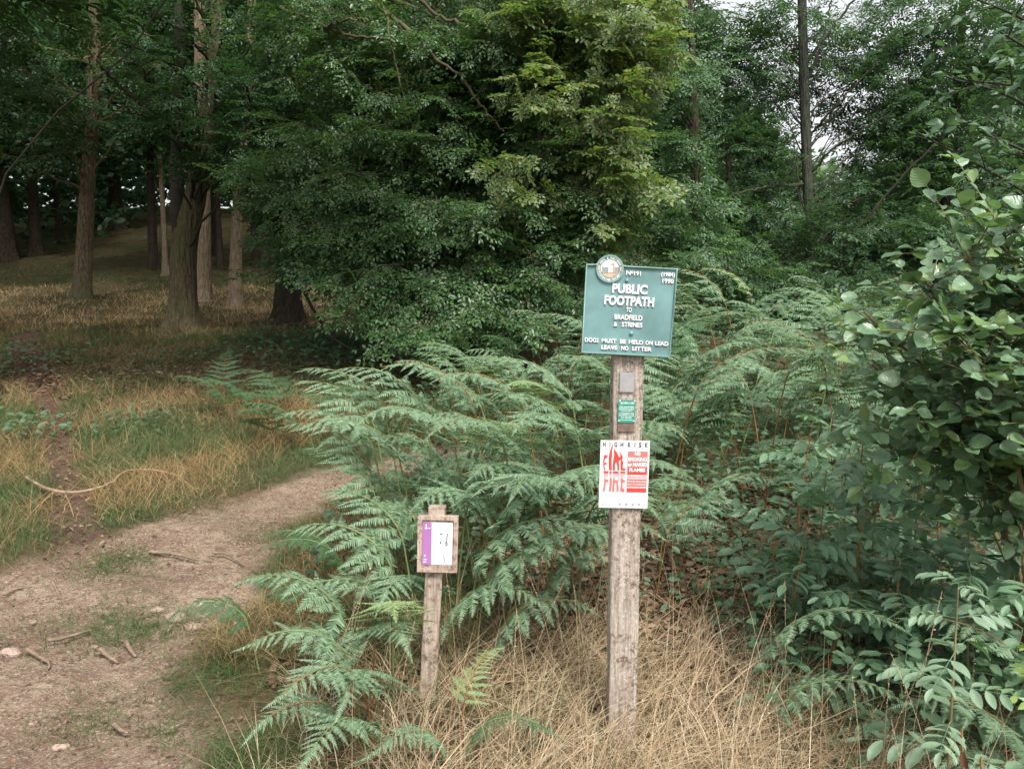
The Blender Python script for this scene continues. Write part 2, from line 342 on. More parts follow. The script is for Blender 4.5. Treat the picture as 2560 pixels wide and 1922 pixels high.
# ------------------------------------------------------------------ flat shapes and lettering
def text_mesh(body, bold=.0, extrude=.02):
    cu = bpy.data.curves.new('t', 'FONT'); cu.body = body; cu.size = 1; cu.offset = bold; cu.extrude = extrude; cu.resolution_u = 3
    o = bpy.data.objects.new('t', cu); COL.objects.link(o)
    dg = bpy.context.evaluated_depsgraph_get(); me = bpy.data.meshes.new_from_object(o.evaluated_get(dg))
    V = np.empty(len(me.vertices) * 3); me.vertices.foreach_get('co', V); V = V.reshape(-1, 3)
    me.calc_loop_triangles(); polys = [list(p.vertices) for p in me.loop_triangles if p.area > 2e-5 and not (abs(p.normal[2]) > .9 and me.vertices[p.vertices[0]].co[2] < 0)]
    bpy.data.objects.remove(o); bpy.data.curves.remove(cu); bpy.data.meshes.remove(me)
    return V, polys
class Board:
    """flat board: picture-like 2-D coordinates (x right, y down) mapped on a plane facing -Y; depth grows towards the viewer"""
    def __init__(s, centre, c2, k, rot=0, derot=0):
        s.c = np.array(centre); s.c2 = c2; s.k = k; s.rot = rot; s.de = derot
    def to(s, x, y, d):
        a = (np.asarray(x, float) - s.c2[0]); b = -(np.asarray(y, float) - s.c2[1])
        if s.de:
            ca, sa = math.cos(s.de), math.sin(s.de); a, b = a * ca - b * sa, a * sa + b * ca
        return a, b, d
    def w(s, a, b, d):
        a = np.asarray(a, float) * s.k; b = np.asarray(b, float) * s.k; d = np.broadcast_to(np.asarray(d, float), a.shape)
        ca, sa = math.cos(-s.rot), math.sin(-s.rot)
        return np.stack([s.c[0] + a * ca - b * sa, s.c[1] - d, s.c[2] + a * sa + b * ca], -1)
    def poly(s, g, pts, d0, d1, raw=False):
        pts = np.array(pts, float)
        a, b = (pts[:, 0], pts[:, 1]) if raw else s.to(pts[:, 0], pts[:, 1], 0)[:2]
        n = len(pts); area = np.sum(a * np.roll(b, -1) - b * np.roll(a, -1))
        if area < 0: a = a[::-1]; b = b[::-1]
        Fr = s.w(a, b, d1); Bk = s.w(a, b, d0)
        g.ngon(Fr)
        if d1 - d0 > 1e-4:
            g.ngon(Bk[::-1]); i = np.arange(n); j = (i + 1) % n
            g.add(np.vstack([Fr, Bk]), np.stack([i, i + n, j + n, j], -1))
    def rect(s, g, x0, y0, x1, y1, d0, d1): s.poly(g, [(x0, y0), (x1, y0), (x1, y1), (x0, y1)], d0, d1)
    def text(s, g, body, cx, cy, w, h, d0, d1, bold=.0, ang=0):
        V, polys = text_mesh(body, bold)
        mn, mx = V.min(0), V.max(0); q = (V - (mn + mx) / 2) / (mx - mn)
        a0, b0, _ = s.to(cx, cy, 0); x = q[:, 0] * w; y = q[:, 1] * h
        a = a0 + x * math.cos(ang) - y * math.sin(ang); b = b0 + x * math.sin(ang) + y * math.cos(ang)
        W = s.w(a, b, np.where(q[:, 2] > 0, d1, d0))
        if True:
            f3 = np.array([p for p in polys if len(p) == 3], int).reshape(-1, 3); f4 = np.array([p for p in polys if len(p) == 4], int).reshape(-1, 4)
            g.add(W, [f3, f4])
            for p in polys:
                if len(p) > 4: g.ngon(W[p])
    def ring(s, g, cx, cy, ro, ri, d0, d1, n=48, sx=1):
        a0, b0, _ = s.to(cx, cy, 0); th = np.arange(n) / n * 2 * np.pi
        for r in range(n):
            t0, t1 = th[r], th[r] + 2 * np.pi / n
            s.poly(g, [(a0 + ri * sx * math.cos(t0), b0 + ri * math.sin(t0)), (a0 + ro * sx * math.cos(t0), b0 + ro * math.sin(t0)), (a0 + ro * sx * math.cos(t1), b0 + ro * math.sin(t1)), (a0 + ri * sx * math.cos(t1), b0 + ri * math.sin(t1))], d0, d1, raw=True)
    def disc(s, g, cx, cy, r, d0, d1, n=40, sx=1):
        a0, b0, _ = s.to(cx, cy, 0); th = np.arange(n) / n * 2 * np.pi
        s.poly(g, np.stack([a0 + r * sx * np.cos(th), b0 + r * np.sin(th)], -1), d0, d1, raw=True)
    def dome(s, g, cx, cy, r, d0, h, n=16, m=6):
        a0, b0, _ = s.to(cx, cy, 0); V = []
        for i in range(m + 1):
            ph = i / m * math.pi / 2; rr = r * math.cos(ph) + 1e-3
            th = np.arange(n) / n * 2 * np.pi; V.append(s.w(a0 + rr * np.cos(th), b0 + rr * np.sin(th), d0 + h * math.sin(ph)))
        V = np.concatenate(V); i = np.arange(m)[:, None]; j = np.arange(n)[None]; j2 = (j + 1) % n
        g.add(V, np.stack([i * n + j, i * n + j2, (i + 1) * n + j2, (i + 1) * n + j], -1).reshape(-1, 4))

def post_mesh(cx, cy, w, d, z0, z1, lean, nz_=60, cham=.004, rough=.0012, topcut=0):
    """square post with chamfered, slightly worn edges"""
    g = Geo(); hw, hd = w / 2, d / 2; c = cham
    prof = []
    for (x0, y0, x1, y1) in ((-hw + c, -hd, hw - c, -hd), (hw, -hd + c, hw, hd - c), (hw - c, hd, -hw + c, hd), (-hw, hd - c, -hw, -hd + c)):
        for t in np.linspace(0, 1, 7): prof.append((x0 + (x1 - x0) * t, y0 + (y1 - y0) * t))
    prof = np.array(prof); k = len(prof); rings = []
    prev = np.zeros(k)
    gr = R.normal(0, rough, k)
    for i in range(nz_ + 1):
        z = z0 + (z1 - z0) * i / nz_; prev = prev * .8 + R.normal(0, rough * .5, k)
        s = 1 + (gr + prev) / (w / 2)
        rings.append(np.stack([cx + lean * (z - z0) + prof[:, 0] * s, cy + prof[:, 1] * s, np.full(k, z) + (topcut * prof[:, 0] if i == nz_ else 0)], -1))
    V = np.concatenate(rings); i = np.arange(nz_)[:, None]; j = np.arange(k)[None]; j2 = (j + 1) % k
    g.add(V, np.stack([i * k + j, i * k + j2, (i + 1) * k + j2, (i + 1) * k + j], -1).reshape(-1, 4)); g.ngon(rings[-1])
    return g

# ---- the big signpost
PY = 2.66; pw = .100; pf = PY - .05
base = np.array([.392, PY, 0.])
SP = thing('footpath_signpost', 'tall weathered timber post carrying a green public footpath board and a fire notice', 'signpost', base)
ztop = P(1570, 800, PY)[2]
post_mesh(.392, PY, pw, .095, -.15, ztop, -.004, topcut=.0).obj('post', M_post, SP)
FR = pf - .0035
# green cast board
k1 = .16854 / FPX
yb = FR - .012
def kk(yf, px, py): d = P(px, py, yf); return (d[1] * CA + (CAMZ - d[2]) * SA) / FPX
cx_, cy_ = 1420 + 900 * .16854, 620 + 935 * .16854
B = Board(P(cx_, cy_, yb), (900, 935), .16854 * kk(yb, cx_, cy_), rot=math.radians(2.1) , derot=math.radians(2.1))
B.rot = math.radians(2.9)   # the lens makes uprights off centre lean a little
W2, H2 = 672, 659
ca, cb, _ = B.to(600, 320, 0); Rr = 204
def outline(o=0):
    pts = [(-W2 + o, -H2 + o), (W2 - o, -H2 + o), (W2 - o, H2 - o)]
    r = Rr - o; top = H2 - o
    a1 = math.radians(20); a2 = math.radians(160)
    e = (ca + r * math.cos(a1), cb + r * math.sin(a1)); f = (ca + r + 75, top)
    for t in np.linspace(0, 1, 8):
        cxx, cyy = ca + r * math.cos(a1) + 14, top
        pts.append(((1 - t) ** 2 * f[0] + 2 * t * (1 - t) * cxx + t * t * e[0], (1 - t) ** 2 * f[1] + 2 * t * (1 - t) * cyy + t * t * e[1]))
    for t in np.linspace(a1, a2, 30): pts.append((ca + r * math.cos(t), cb + r * math.sin(t)))
    e = (ca + r * math.cos(a2), cb + r * math.sin(a2)); f = (ca - r - 75, top)
    for t in np.linspace(0, 1, 8):
        cxx, cyy = ca + r * math.cos(a2) - 14, top
        pts.append(((1 - t) ** 2 * e[0] + 2 * t * (1 - t) * cxx + t * t * f[0], (1 - t) ** 2 * e[1] + 2 * t * (1 - t) * cyy + t * t * f[1]))
    pts.append((-W2 + o, H2 - o)); return np.array(pts)
g = Geo(); B.poly(g, outline(0), -.008, .0, raw=True); BO = g.obj('sign_board', M_green, SP)
g = Geo(); o0, o1 = outline(0), outline(20)
n = len(o0); i = np.arange(n); j = (i + 1) % n
A0, A1 = B.w(o0[:, 0], o0[:, 1], .007), B.w(o1[:, 0], o1[:, 1], .007); C0, C1 = B.w(o0[:, 0] , o0[:, 1], -.0005), B.w(o1[:, 0], o1[:, 1], -.0005)
V = np.vstack([A0, A1, C0, C1])
g.add(V, [np.stack([i, j, j + n, i + n], -1), np.stack([i, i + 2 * n, j + 2 * n, j], -1), np.stack([i + n, j + n, j + 3 * n, i + 3 * n], -1)])
B.ring(g, 600, 320, Rr - 1, Rr - 26, .0, .0073)
def sub(g, name, m, parent, smooth=False):
    o = g.obj(name, m, None, smooth); o.parent = parent; o.matrix_parent_inverse = (Matrix.Translation(-Vector(parent.parent.location)) if False else Matrix()); 
    o.matrix_parent_inverse = Matrix()   # parent's own mesh is in world coordinates with an identity basis
    return o
sub(g, 'rim', M_rim, BO)
# badge
g = Geo(); B.disc(g, 600, 320, Rr - 20, .0, .0035); BD = sub(g, 'badge', M_rim, BO)
g2 = Geo()
B.disc(g2, 600, 320, 132, .0035, .0045); sub(g2, 'badge_picture', M_skyb, BO)
g = Geo(); aa, bb, _ = B.to(600, 320, 0)
th = np.linspace(math.radians(205), math.radians(335), 24); B.poly(g, np.stack([aa + 128 * np.cos(th), bb + 128 * np.sin(th)], -1), .0045, .0052, raw=True)
B.rect(g, 652, 215, 668, 425, .0052, .0066); B.rect(g, 618, 238, 656, 256, .0052, .0066)
B.disc(g, 438, 305, 40, .0035, .0055, sx=.6); B.disc(g, 768, 318, 40, .0035, .0055, sx=.6); sub(g, 'badge_post', M_tan, BO)
g = Geo()
for r, yy in enumerate(range(292, 372, 16)):
    for c_ in range(8):
        x = 482 + c_ * 32 + (r % 2) * 12
        if 575 < x < 628: continue
        if abs(x - 600) < 125: B.rect(g, x, yy, x + 24, yy + 11, .0045, .0056)
B.rect(g, 490, 374, 712, 380, .0045, .0058); sub(g, 'badge_wall', M_slate, BO)
g = Geo()
def arc_text(s, r, a0, a1, up, h, w):
    for n_, ch in enumerate(s):
        if ch == ' ': continue
        t = math.radians(a0 + (a1 - a0) * n_ / (len(s) - 1)); x = 600 + r * math.cos(t); y = 320 - r * math.sin(t)
        B.text(g, ch, x, y, w, h, .0035, .006, .03, (t - math.pi / 2) if up else (t + math.pi / 2))
arc_text('PEAK & NORTHERN', 162, 148, 24, True, 33, 22)
arc_text('FOOTPATHS SOCIETY', 162, 198, 342, False, 33, 20)
for s, x, y, w, h, bo in (('PUBLIC', 905, 610, 520, 140, .036), ('FOOTPATH', 902, 787, 735, 143, .036), ('TO', 900, 915, 85, 68, .018), ('BRADFIELD', 898, 1030, 415, 74, .024),
                          ('&', 710, 1133, 54, 64, .018), ('STRINES', 955, 1137, 305, 70, .024),
                          ('DOGS', 363, 1372, 205, 60, .024), ('MUST', 622, 1382, 220, 60, .024), ('BE', 828, 1389, 92, 60, .024), ('HELD', 1022, 1396, 215, 60, .024), ('ON', 1217, 1403, 108, 60, .024), ('LEAD', 1407, 1411, 200, 60, .024),
                          ('LEAVE', 628, 1480, 240, 60, .024), ('NO', 860, 1488, 105, 60, .024), ('LITTER', 1115, 1494, 285, 60, .024),
                          ('N', 877, 375, 66, 66, .018), ('o', 930, 368, 38, 38, .018), ('191', 1010, 383, 98, 64, .018), ('(1984)', 1460, 400, 205, 76, .018), ('1990', 1462, 488, 165, 66, .018)):
    B.text(g, s, x, y, w, h, .0, .0045, bo)
sub(g, 'lettering', M_white, BO)
for x, y, r in ((860, 490, 33), (950, 1268, 35)):
    g = Geo(); B.dome(g, x, y, r, 0, .008); sub(g, 'bolt', M_green, BO, True)
# plates on the post
K2 = 80 / 664
def board2(px0, py0, kx, c2, yf, rot=0): 
    px, py = px0 + c2[0] * kx, py0 + c2[1] * kx
    return Board(P(px, py, yf), c2, kx * kk(yf, px, py), rot=math.radians(rot))
Q = board2(1530, 900, K2, (310, 460), FR, .8)
g = Geo(); Q.rect(g, 160, 250, 462, 665, -.002, .0015); po = g.obj('metal_plate', M_alu, SP); po['label'] = 'blank grey metal plate below the green board'
g = Geo()
for yy in range(290, 650, 34): Q.rect(g, 180, yy, 440, yy + 5, .0015, .0018)
sub(g, 'small_print', M_inkl, po)
Q = board2(1530, 900, K2, (297, 1062), FR, 1.0)
g = Geo(); Q.rect(g, 130, 1296, 472, 1490, -.002, .0008); g.obj('plate_scar', M_patch, SP)
g = Geo(); Q.rect(g, 124, 825, 474, 1300, -.002, .003); pq = g.obj('green_plaque', M_plq, SP); pq['label'] = 'small green plaque reading JOIN US'
g = Geo()
for s, x, y, w, h, bo in (('\u201cJOIN US!', 300, 892, 310, 58, .015), ('PEAK & NORTHERN', 300, 970, 300, 30, .02), ('FOOTPATHS SOCIETY', 298, 1014, 322, 30, .02), ('23 TURNCROFT LANE', 303, 1106, 300, 28, .02), ('STOCKPORT, SK1 4AB', 298, 1150, 306, 28, .02), ('0161 480 3565', 297, 1192, 220, 28, .02)):
    Q.text(g, s, x, y, w, h, .003, .0036, bo)
Q.rect(g, 180, 1050, 420, 1058, .003, .0036); Q.rect(g, 165, 1236, 430, 1244, .003, .0036)
sub(g, 'lettering', M_white, pq)
for x, y in ((155, 840), (460, 843), (146, 1262), (452, 1265)):
    g = Geo(); Q.dome(g, x, y, 15, .003, .003); sub(g, 'screw', M_white, pq, True)
g = Geo(); Q0 = board2(1530, 900, K2, (310, 460), FR)
for x, y, r in ((325, 135, 13), (315, 240, 10), (338, 240, 9), (295, 800, 13), (540, 408, 12)): Q0.disc(g, x, y, r, .0, .0012, 12)
Q3 = board2(1460, 1270, .26, (390, 300), FR)
for x, y in ((392, 130), (386, 180), (400, 240), (388, 300), (405, 330)): Q3.disc(g, x, y, 5, .0, .0012, 10)
g.obj('nail_hole', M_black, SP)
# fire notice
K3 = 150 / 1246; yf = FR - .004
F_ = board2(1490, 1090, K3, (585, 790), yf, 1.0)
g = Geo(); F_.rect(g, 75, 78, 1093, 1510, -.002, .0015); fn = g.obj('fire_notice', M_paper, SP); fn['label'] = 'white fire notice with red flame lettering'
g = Geo()
for ch, x, w in (('H', 152, 58), ('I', 268, 17), ('G', 388, 62), ('H', 515, 60), ('.', 594, 16), ('R', 665, 56), ('I', 783, 17), ('S', 890, 52), ('K', 1022, 62)):
    F_.text(g, ch, x, 165 if ch != '.' else 182, w, 105 if ch != '.' else 16, .0015, .002, .045)
sub(g, 'heading', M_ink, fn)
def prow(g, polys, d=.0021):
    for p in polys: F_.poly(g, p, .0015, d)
g = Geo()
prow(g, [[(188, 300), (180, 345), (182, 385), (205, 400), (240, 375), (215, 445), (170, 475), (165, 545), (195, 555), (228, 540), (205, 590), (165, 592), (170, 640), (195, 708), (160, 708), (140, 600), (138, 500), (150, 420), (172, 370)],
         [(325, 120), (328, 200), (318, 300), (318, 400), (312, 520), (318, 620), (330, 708), (268, 708), (255, 600), (250, 450), (262, 340), (295, 230)],
         [(348, 215), (365, 265), (420, 330), (455, 400), (462, 430), (490, 420), (485, 360), (475, 280), (500, 350), (535, 400), (545, 450), (530, 470), (545, 530), (568, 520), (550, 580), (548, 650), (580, 665), (608, 655), (608, 708), (510, 708), (498, 600), (500, 470), (478, 500), (460, 520), (475, 600), (480, 708), (440, 708), (432, 620), (415, 545), (395, 545), (385, 600), (395, 708), (345, 708), (338, 600), (345, 500), (360, 400), (352, 300)]])
prow(g, [[(150, 726), (258, 726), (258, 775), (155, 775)], [(276, 726), (322, 726), (324, 780), (274, 780)], [(342, 726), (462, 726), (478, 775), (345, 775)], [(500, 726), (610, 726), (610, 770), (500, 770)]])
sub(g, 'flame_lettering', M_red, fn)
for y0, y1, m_ in ((640, 795, M_red), (1085, 1170, M_red), (300, 640, M_redp), (870, 1085, M_redp), (795, 870, M_pink)):
    g = Geo(); prow(g, [[(644, y0), (1055, y0), (1055, y1), (644, y1)]]); sub(g, 'red_panel', m_, fn)
g = Geo()
prow(g, [[(162, 900), (262, 905), (262, 965), (212, 965), (205, 1050), (190, 1165), (148, 1165), (165, 1050), (175, 960)],
         [(282, 880), (330, 880), (335, 1000), (322, 1165), (276, 1165), (285, 1020)],
         [(352, 900), (400, 880), (398, 910), (440, 925), (478, 880), (480, 920), (455, 960), (478, 1040), (482, 1165), (440, 1165), (425, 980), (395, 970), (390, 1165), (345, 1165), (348, 1000)],
         [(508, 880), (560, 880), (562, 905), (602, 905), (602, 965), (560, 965), (560, 1085), (602, 1095), (602, 1165), (510, 1165), (520, 1000)]])
sub(g, 'fire_lettering', M_redp, fn)
g = Geo()
prow(g, [[(158, 775), (258, 775), (255, 850), (215, 850), (212, 900), (162, 900)], [(276, 780), (324, 780), (330, 880), (282, 880)], [(345, 775), (478, 775), (488, 830), (478, 880), (440, 880), (445, 830), (395, 830), (400, 880), (352, 885)], [(500, 770), (610, 770), (605, 840), (560, 840), (560, 880), (508, 880)]])
sub(g, 'faded_print', M_pink, fn)
g = Geo()
for s, x, y, w, h, bo in (('NO', 847, 350, 118, 80, .045), ('SMOKING', 847, 467, 385, 82, .045), ('or NAKED', 850, 578, 395, 80, .045), ('FLAMES', 850, 692, 330, 80, .045),
                          ('Emergency!', 848, 818, 235, 40, .03), ('If you see any smoke or', 848, 880, 380, 34, .03), ('fire on the moors, please', 848, 940, 380, 34, .03), ('report it immediately to', 848, 1000, 380, 34, .03), ('the Fire Service. Call 999', 848, 1062, 380, 34, .03)):
    F_.text(g, s, x, y, w, h, .0021, .0026, bo)
sub(g, 'panel_lettering', M_white, fn)
g = Geo()
for x0, x1, y in ((370, 820, 1212), (130, 1040, 1235), (110, 1060, 1252), (390, 900, 1270), (240, 400, 1340), (660, 780, 1330), (880, 1010, 1350), (280, 440, 1462)): F_.rect(g, x0, y, x1, y + 4, .0015, .0019)
sub(g, 'small_print', M_inkl, fn)
g = Geo()
F_.rect(g, 438, 1308, 540, 1345, .0015, .002); sub(g, 'emblem', M_inkl, fn); g = Geo()
for x, r in ((515, 26), (650, 28), (782, 27), (912, 27)): F_.disc(g, x, 1430, r, .0015, .002, 14)
F_.disc(g, 578, 1410, 12, .0015, .002, 12); F_.ring(g, 1020, 1430, 27, 17, .0015, .002, 4); F_.disc(g, 297, 1442, 14, .0015, .002, 12)
F_.ring(g, 195, 1438, 30, 25, .0015, .002, 16, 2.0); F_.rect(g, 165, 1434, 225, 1443, .0015, .002)
sub(g, 'emblem', plain('ink_mid_grey', (.28, .28, .3), .6, .3), fn)

# ---- the small notice
ny_ = 2.96
bx = P(1070, 1745, ny_)[0]; topp = P(1094, 1265, ny_); lean = (topp[0] - bx) / topp[2]
NP = thing('notice_post', 'short leaning wooden stake with a framed purple and white notice', 'notice post', (bx, ny_, 0))
post_mesh(bx - lean * .15, ny_, .064, .045, -.15, topp[2], lean, 40, .003, .001).obj('post', M_board, NP)
KN = 120 / 1107; yn = ny_ - .0225 - .012
S_ = board2(1035, 1260, KN, (550, 910), yn, 1.7)
g = Geo(); S_.rect(g, 84, 240, 1012, 1580, -.012, .002); bo = g.obj('backboard', M_board, NP)
g = Geo()
for r in ((84, 240, 1012, 335), (84, 1480, 1012, 1580), (84, 335, 185, 1480), (915, 335, 1012, 1480)): S_.rect(g, *r, .002, .009)
sub(g, 'frame', timber('frame_timber', (.30, .22, .18), (.50, .38, .32), (.2, .14, .11), (.5, .42, .37), .3), bo)
g = Geo(); S_.rect(g, 195, 398, 888, 1405, .002, .0035); pp_ = sub(g, 'poster', M_paper, bo)
pp_.parent = NP; pp_.matrix_parent_inverse = Matrix.Translation(-NP.location)
g = Geo(); S_.rect(g, 195, 398, 403, 1405, .0035, .0038); sub(g, 'purple_band', M_purple, pp_)
g = Geo(); S_.rect(g, 268, 440, 288, 565, .0038, .0042); S_.rect(g, 240, 535, 268, 552, .0038, .0042); S_.rect(g, 305, 528, 375, 548, .0038, .0042)
S_.rect(g, 238, 1180, 272, 1215, .0038, .0042); S_.rect(g, 232, 1275, 298, 1298, .0038, .0042); S_.rect(g, 222, 1335, 292, 1360, .0038, .0042)
S_.text(g, 'Inv', 340, 540, 60, 30, .0038, .0042); sub(g, 'emblem', M_white, pp_)
g = Geo(); S_.poly(g, [(590, 670), (655, 648), (662, 668), (600, 692)], .0035, .0042); S_.poly(g, [(755, 650), (777, 650), (760, 850), (745, 850)], .0035, .0042)
S_.ring(g, 745, 900, 50, 36, .0035, .0042, 20, .7); S_.poly(g, [(600, 850), (630, 850), (620, 900), (598, 905)], .0035, .0042); S_.poly(g, [(725, 860), (740, 860), (770, 930), (755, 935)], .0035, .0042); sub(g, 'drawing', M_ink, pp_)
g = Geo()
for x0, x1, y in ((450, 820, 510), (460, 600, 555), (445, 560, 1105), (450, 600, 1145), (530, 820, 1190), (540, 810, 1220), (550, 820, 1250), (450, 810, 1285), (430, 740, 1345)): S_.rect(g, x0, y, x1, y + 9, .0035, .0039)
S_.poly(g, [(570, 720), (600, 760), (585, 840), (560, 830)], .0035, .0039); S_.poly(g, [(580, 920), (620, 920), (605, 980), (590, 975)], .0035, .0039)
sub(g, 'small_print', M_inkl, pp_)
g = Geo()
for x, y in ((128, 866), (978, 900), (208, 1540), (520, 360)): S_.disc(g, x, y, 12, .009 if y != 360 else .002, .0102 if y != 360 else .003, 10)
sub(g, 'nail', M_black, bo)

# ------------------------------------------------------------------ leaf templates
def quadl(a): return np.array(a)
LEAF6 = (np.array([(0, 0, 0), (.28, .27, .05), (.7, .2, .03), (1, 0, -.1), (.7, -.2, .03), (.28, -.27, .05)], float), [quadl([[0, 1, 2, 3], [0, 3, 4, 5]])], np.array([(0, 0), (.28, .3), (.7, .2), (1, 0), (.7, .2), (.28, .3)], float))
KITE = (np.array([(0, 0, 0), (.42, .3, .05), (1, 0, -.06), (.42, -.3, .05)], float), [np.array([[0, 1, 2], [0, 2, 3]])], np.zeros((4, 2)))
LANCE = (np.array([(0, 0, 0), (.4, .17, .03), (1, 0, -.08), (.4, -.17, .03)], float), [np.array([[0, 1, 2], [0, 2, 3]])], np.zeros((4, 2)))
def gridleaf(wid, m=8, round_=.5, fold=.18, curl=.25, serr=0.0, seed=0, tip=1.0):
    r = np.random.default_rng(seed); V = []; UV = []
    for i in range(m + 1):
        t = i / m; w = wid * (math.sin(math.pi * t ** round_) ** (.8)) * (1 - .0 * t)
        if tip > 1: w = wid * (1 - t) ** .75 * min(1, (t * 6)) ** .6 * 1.15
        w *= 1 + (serr if i % 2 else -serr)
        zb = -curl * t * t + .03 * math.sin(6 * t + seed)
        for s in (-1, -.5, 0, .5, 1):
            x = t + (.06 * abs(s) if 0 < i < m else 0) * (1 if t < .9 else 0)
            V.append((x, s * w / 2, zb + fold * abs(s) * w + .05 * w * math.sin(9 * t + s * 2 + seed)))
            UV.append((t, s))
    F = []
    for i in range(m):
        for j in range(4): a = i * 5 + j; F.append((a, a + 1, a + 6, a + 5))
    return (np.array(V), [np.array(F)], np.array(UV))
ROUND = [gridleaf(.86, 8, .72, .10, .22, 0.02, s) for s in range(4)]
OVATE = [gridleaf(.50, 8, .80, .14, .28, 0.03, s + 10) for s in range(4)]
LEAFLET = [gridleaf(.42, 6, .85, .16, .22, 0.0, s + 20) for s in range(3)]

# sprays: leaves alternate along a twig and its side twigs, lying in one plane
def make_spray(kind, seed):
    r = np.random.default_rng(seed); pos = []; d = []; nn = []; sc = []; tw = []
    def run(o, ax, L_, n, ls, both=False):
        side = np.array([-ax[1], ax[0], 0]); tw.append((o, o + ax * L_, .012 * L_))
        for i in range(n):
            s = (i + .7) / n; 
            for sg in ((1, -1) if both else (1 if i % 2 else -1,)):
                p = o + ax * L_ * s + np.array([0, 0, -.10 * s * s * L_])
                dd = ax * r.uniform(.4, .8) + side * sg * r.uniform(.6, 1.0) + np.array([0, 0, r.normal(-.1, .22)])
                pos.append(p); d.append(dd); nn.append(np.array([r.normal(0, .3), r.normal(0, .3), 1])); sc.append(ls * r.uniform(.7, 1.15) * (1 - .25 * s))
        pos.append(o + ax * L_ + np.array([0, 0, -.1 * L_])); d.append(ax + np.array([0, 0, -.2])); nn.append(np.array([r.normal(0, .3), r.normal(0, .3), 1])); sc.append(ls * .9)
    X_ = np.array([1., 0, 0])
    if kind == 'beech':
        run(np.zeros(3), X_, 1, 9, .145)
        for k_, s in enumerate((.15, .32, .5, .66)):
            a = (1 if k_ % 2 else -1) * r.uniform(.6, .95); ax = np.array([math.cos(a), math.sin(a), r.normal(0, .06)])
            run(X_ * s + np.array([0, 0, -.1 * s * s]), ax, r.uniform(.35, .55) * (1.1 - .5 * s), 6, .14)
    elif kind == 'ash':
        for k_ in range(5):
            s = k_ / 5 + .1; a = (1 if k_ % 2 else -1) * r.uniform(.5, 1.1); ax = np.array([math.cos(a), math.sin(a), r.normal(-.1, .15)])
            run(X_ * s, ax, r.uniform(.38, .5), 5, .15, True)
        run(X_ * .5, X_, .5, 5, .15, True)
    elif kind == 'far':
        for i in range(13):
            pos.append(np.array([r.uniform(0, 1), r.normal(0, .25), r.normal(0, .08)])); a = r.uniform(-2, 2); d.append(np.array([math.cos(a), math.sin(a), r.normal(0, .3)]))
            nn.append(r.normal(0, 1, 3) + np.array([0, 0, .5])); sc.append(.30 * r.uniform(.6, 1.2))
    M_ = frames(np.array(d), np.array(nn)) * np.array(sc)[:, None, None]
    return np.array(pos), M_, tw
SPR = {k: [make_spray(k, s) for s in range(6)] for k in ('beech', 'ash', 'far')}
def put_sprays(gl, gt, kind, tpl, pos, M, rng, leafscale=1.0, twigs=True):
    """pos (N,3), M (N,3,3) incl. length scale"""
    var = rng.integers(0, 6, len(pos))
    for v in range(6):
        m_ = var == v
        if not m_.any(): continue
        sp_, sm, tw = SPR[kind][v]; Pn = pos[m_]; Mn = M[m_]
        lp = (np.einsum('nij,kj->nki', Mn, sp_) + Pn[:, None]).reshape(-1, 3)
        lm = np.einsum('nij,kjl->nkil', Mn, sm).reshape(-1, 3, 3) * leafscale
        keep = rng.random(len(lp)) > .06
        gl.stamp(tpl, lm[keep], lp[keep])
        if twigs:
            for (a, b, w) in tw:
                A = np.einsum('nij,j->ni', Mn, a) + Pn; Bb = np.einsum('nij,j->ni', Mn, b) + Pn
                sd_ = Mn[:, :, 1] * w * .6; up_ = Mn[:, :, 2] * w * .6
                V = np.stack([A - sd_, A + sd_, A + up_, Bb], 1); n_ = len(A); o = np.arange(n_)[:, None] * 4
                F3 = np.concatenate([o + np.array([[0, 1, 3]]), o + np.array([[1, 2, 3]]), o + np.array([[2, 0, 3]])])
                gt.add(V.reshape(-1, 3), F3)

def bough(gl, gt, O, T, r0, rng, kind, tpl, sl, space, leafscale=1., start=.35, droop=.12, twigs=True, nj=.4):
    d = np.linalg.norm(T - O); ctrl = (O + T) / 2 + np.array([rng.normal(0, .08), rng.normal(0, .08), rng.uniform(.05, .22)]) * d
    s = np.linspace(0, 1, 9)[:, None]; pts = (1 - s) ** 2 * O + 2 * s * (1 - s) * ctrl + s * s * T; pts[1:-1] += rng.normal(0, .018 * d, (7, 3))
    gt.add(*tube(pts, r0 * (1 - .88 * s[:, 0]), 5))
    smin = max(start, 1 - 2.8 / d); n = max(3, int((1 - smin) * d / space))
    pos = []; D = []; Nn = []; sc = []
    for i in range(n):
        u = smin + (1 - smin) * (i + rng.random()) / n; k_ = u * 8; a = min(7, int(k_)); p = pts[a] + (pts[a + 1] - pts[a]) * (k_ - a); t = nrm(pts[a + 1] - pts[a])
        side = nrm(np.cross(t, np.array([0, 0, 1.]) + rng.normal(0, .1, 3)))
        for sg in (1, -1):
            dd = t * rng.uniform(.3, .9) + side * sg * rng.uniform(.5, 1.) + np.array([0, 0, rng.normal(-.05 - droop, .38)])
            pos.append(p); D.append(dd); Nn.append(np.array([rng.normal(0, nj), rng.normal(-.4 * nj, nj), 1])); sc.append(sl * rng.uniform(.6, 1.15) * (1.15 - .45 * u))
    pos.append(pts[-1]); D.append(pts[-1] - pts[-2] + np.array([0, 0, -.05])); Nn.append(np.array([0, 0, 1.])); sc.append(sl * .8)
    M = frames(np.array(D), np.array(Nn)) * np.array(sc)[:, None, None]
    put_sprays(gl, gt, kind, tpl, np.array(pos), M, rng, leafscale, twigs)

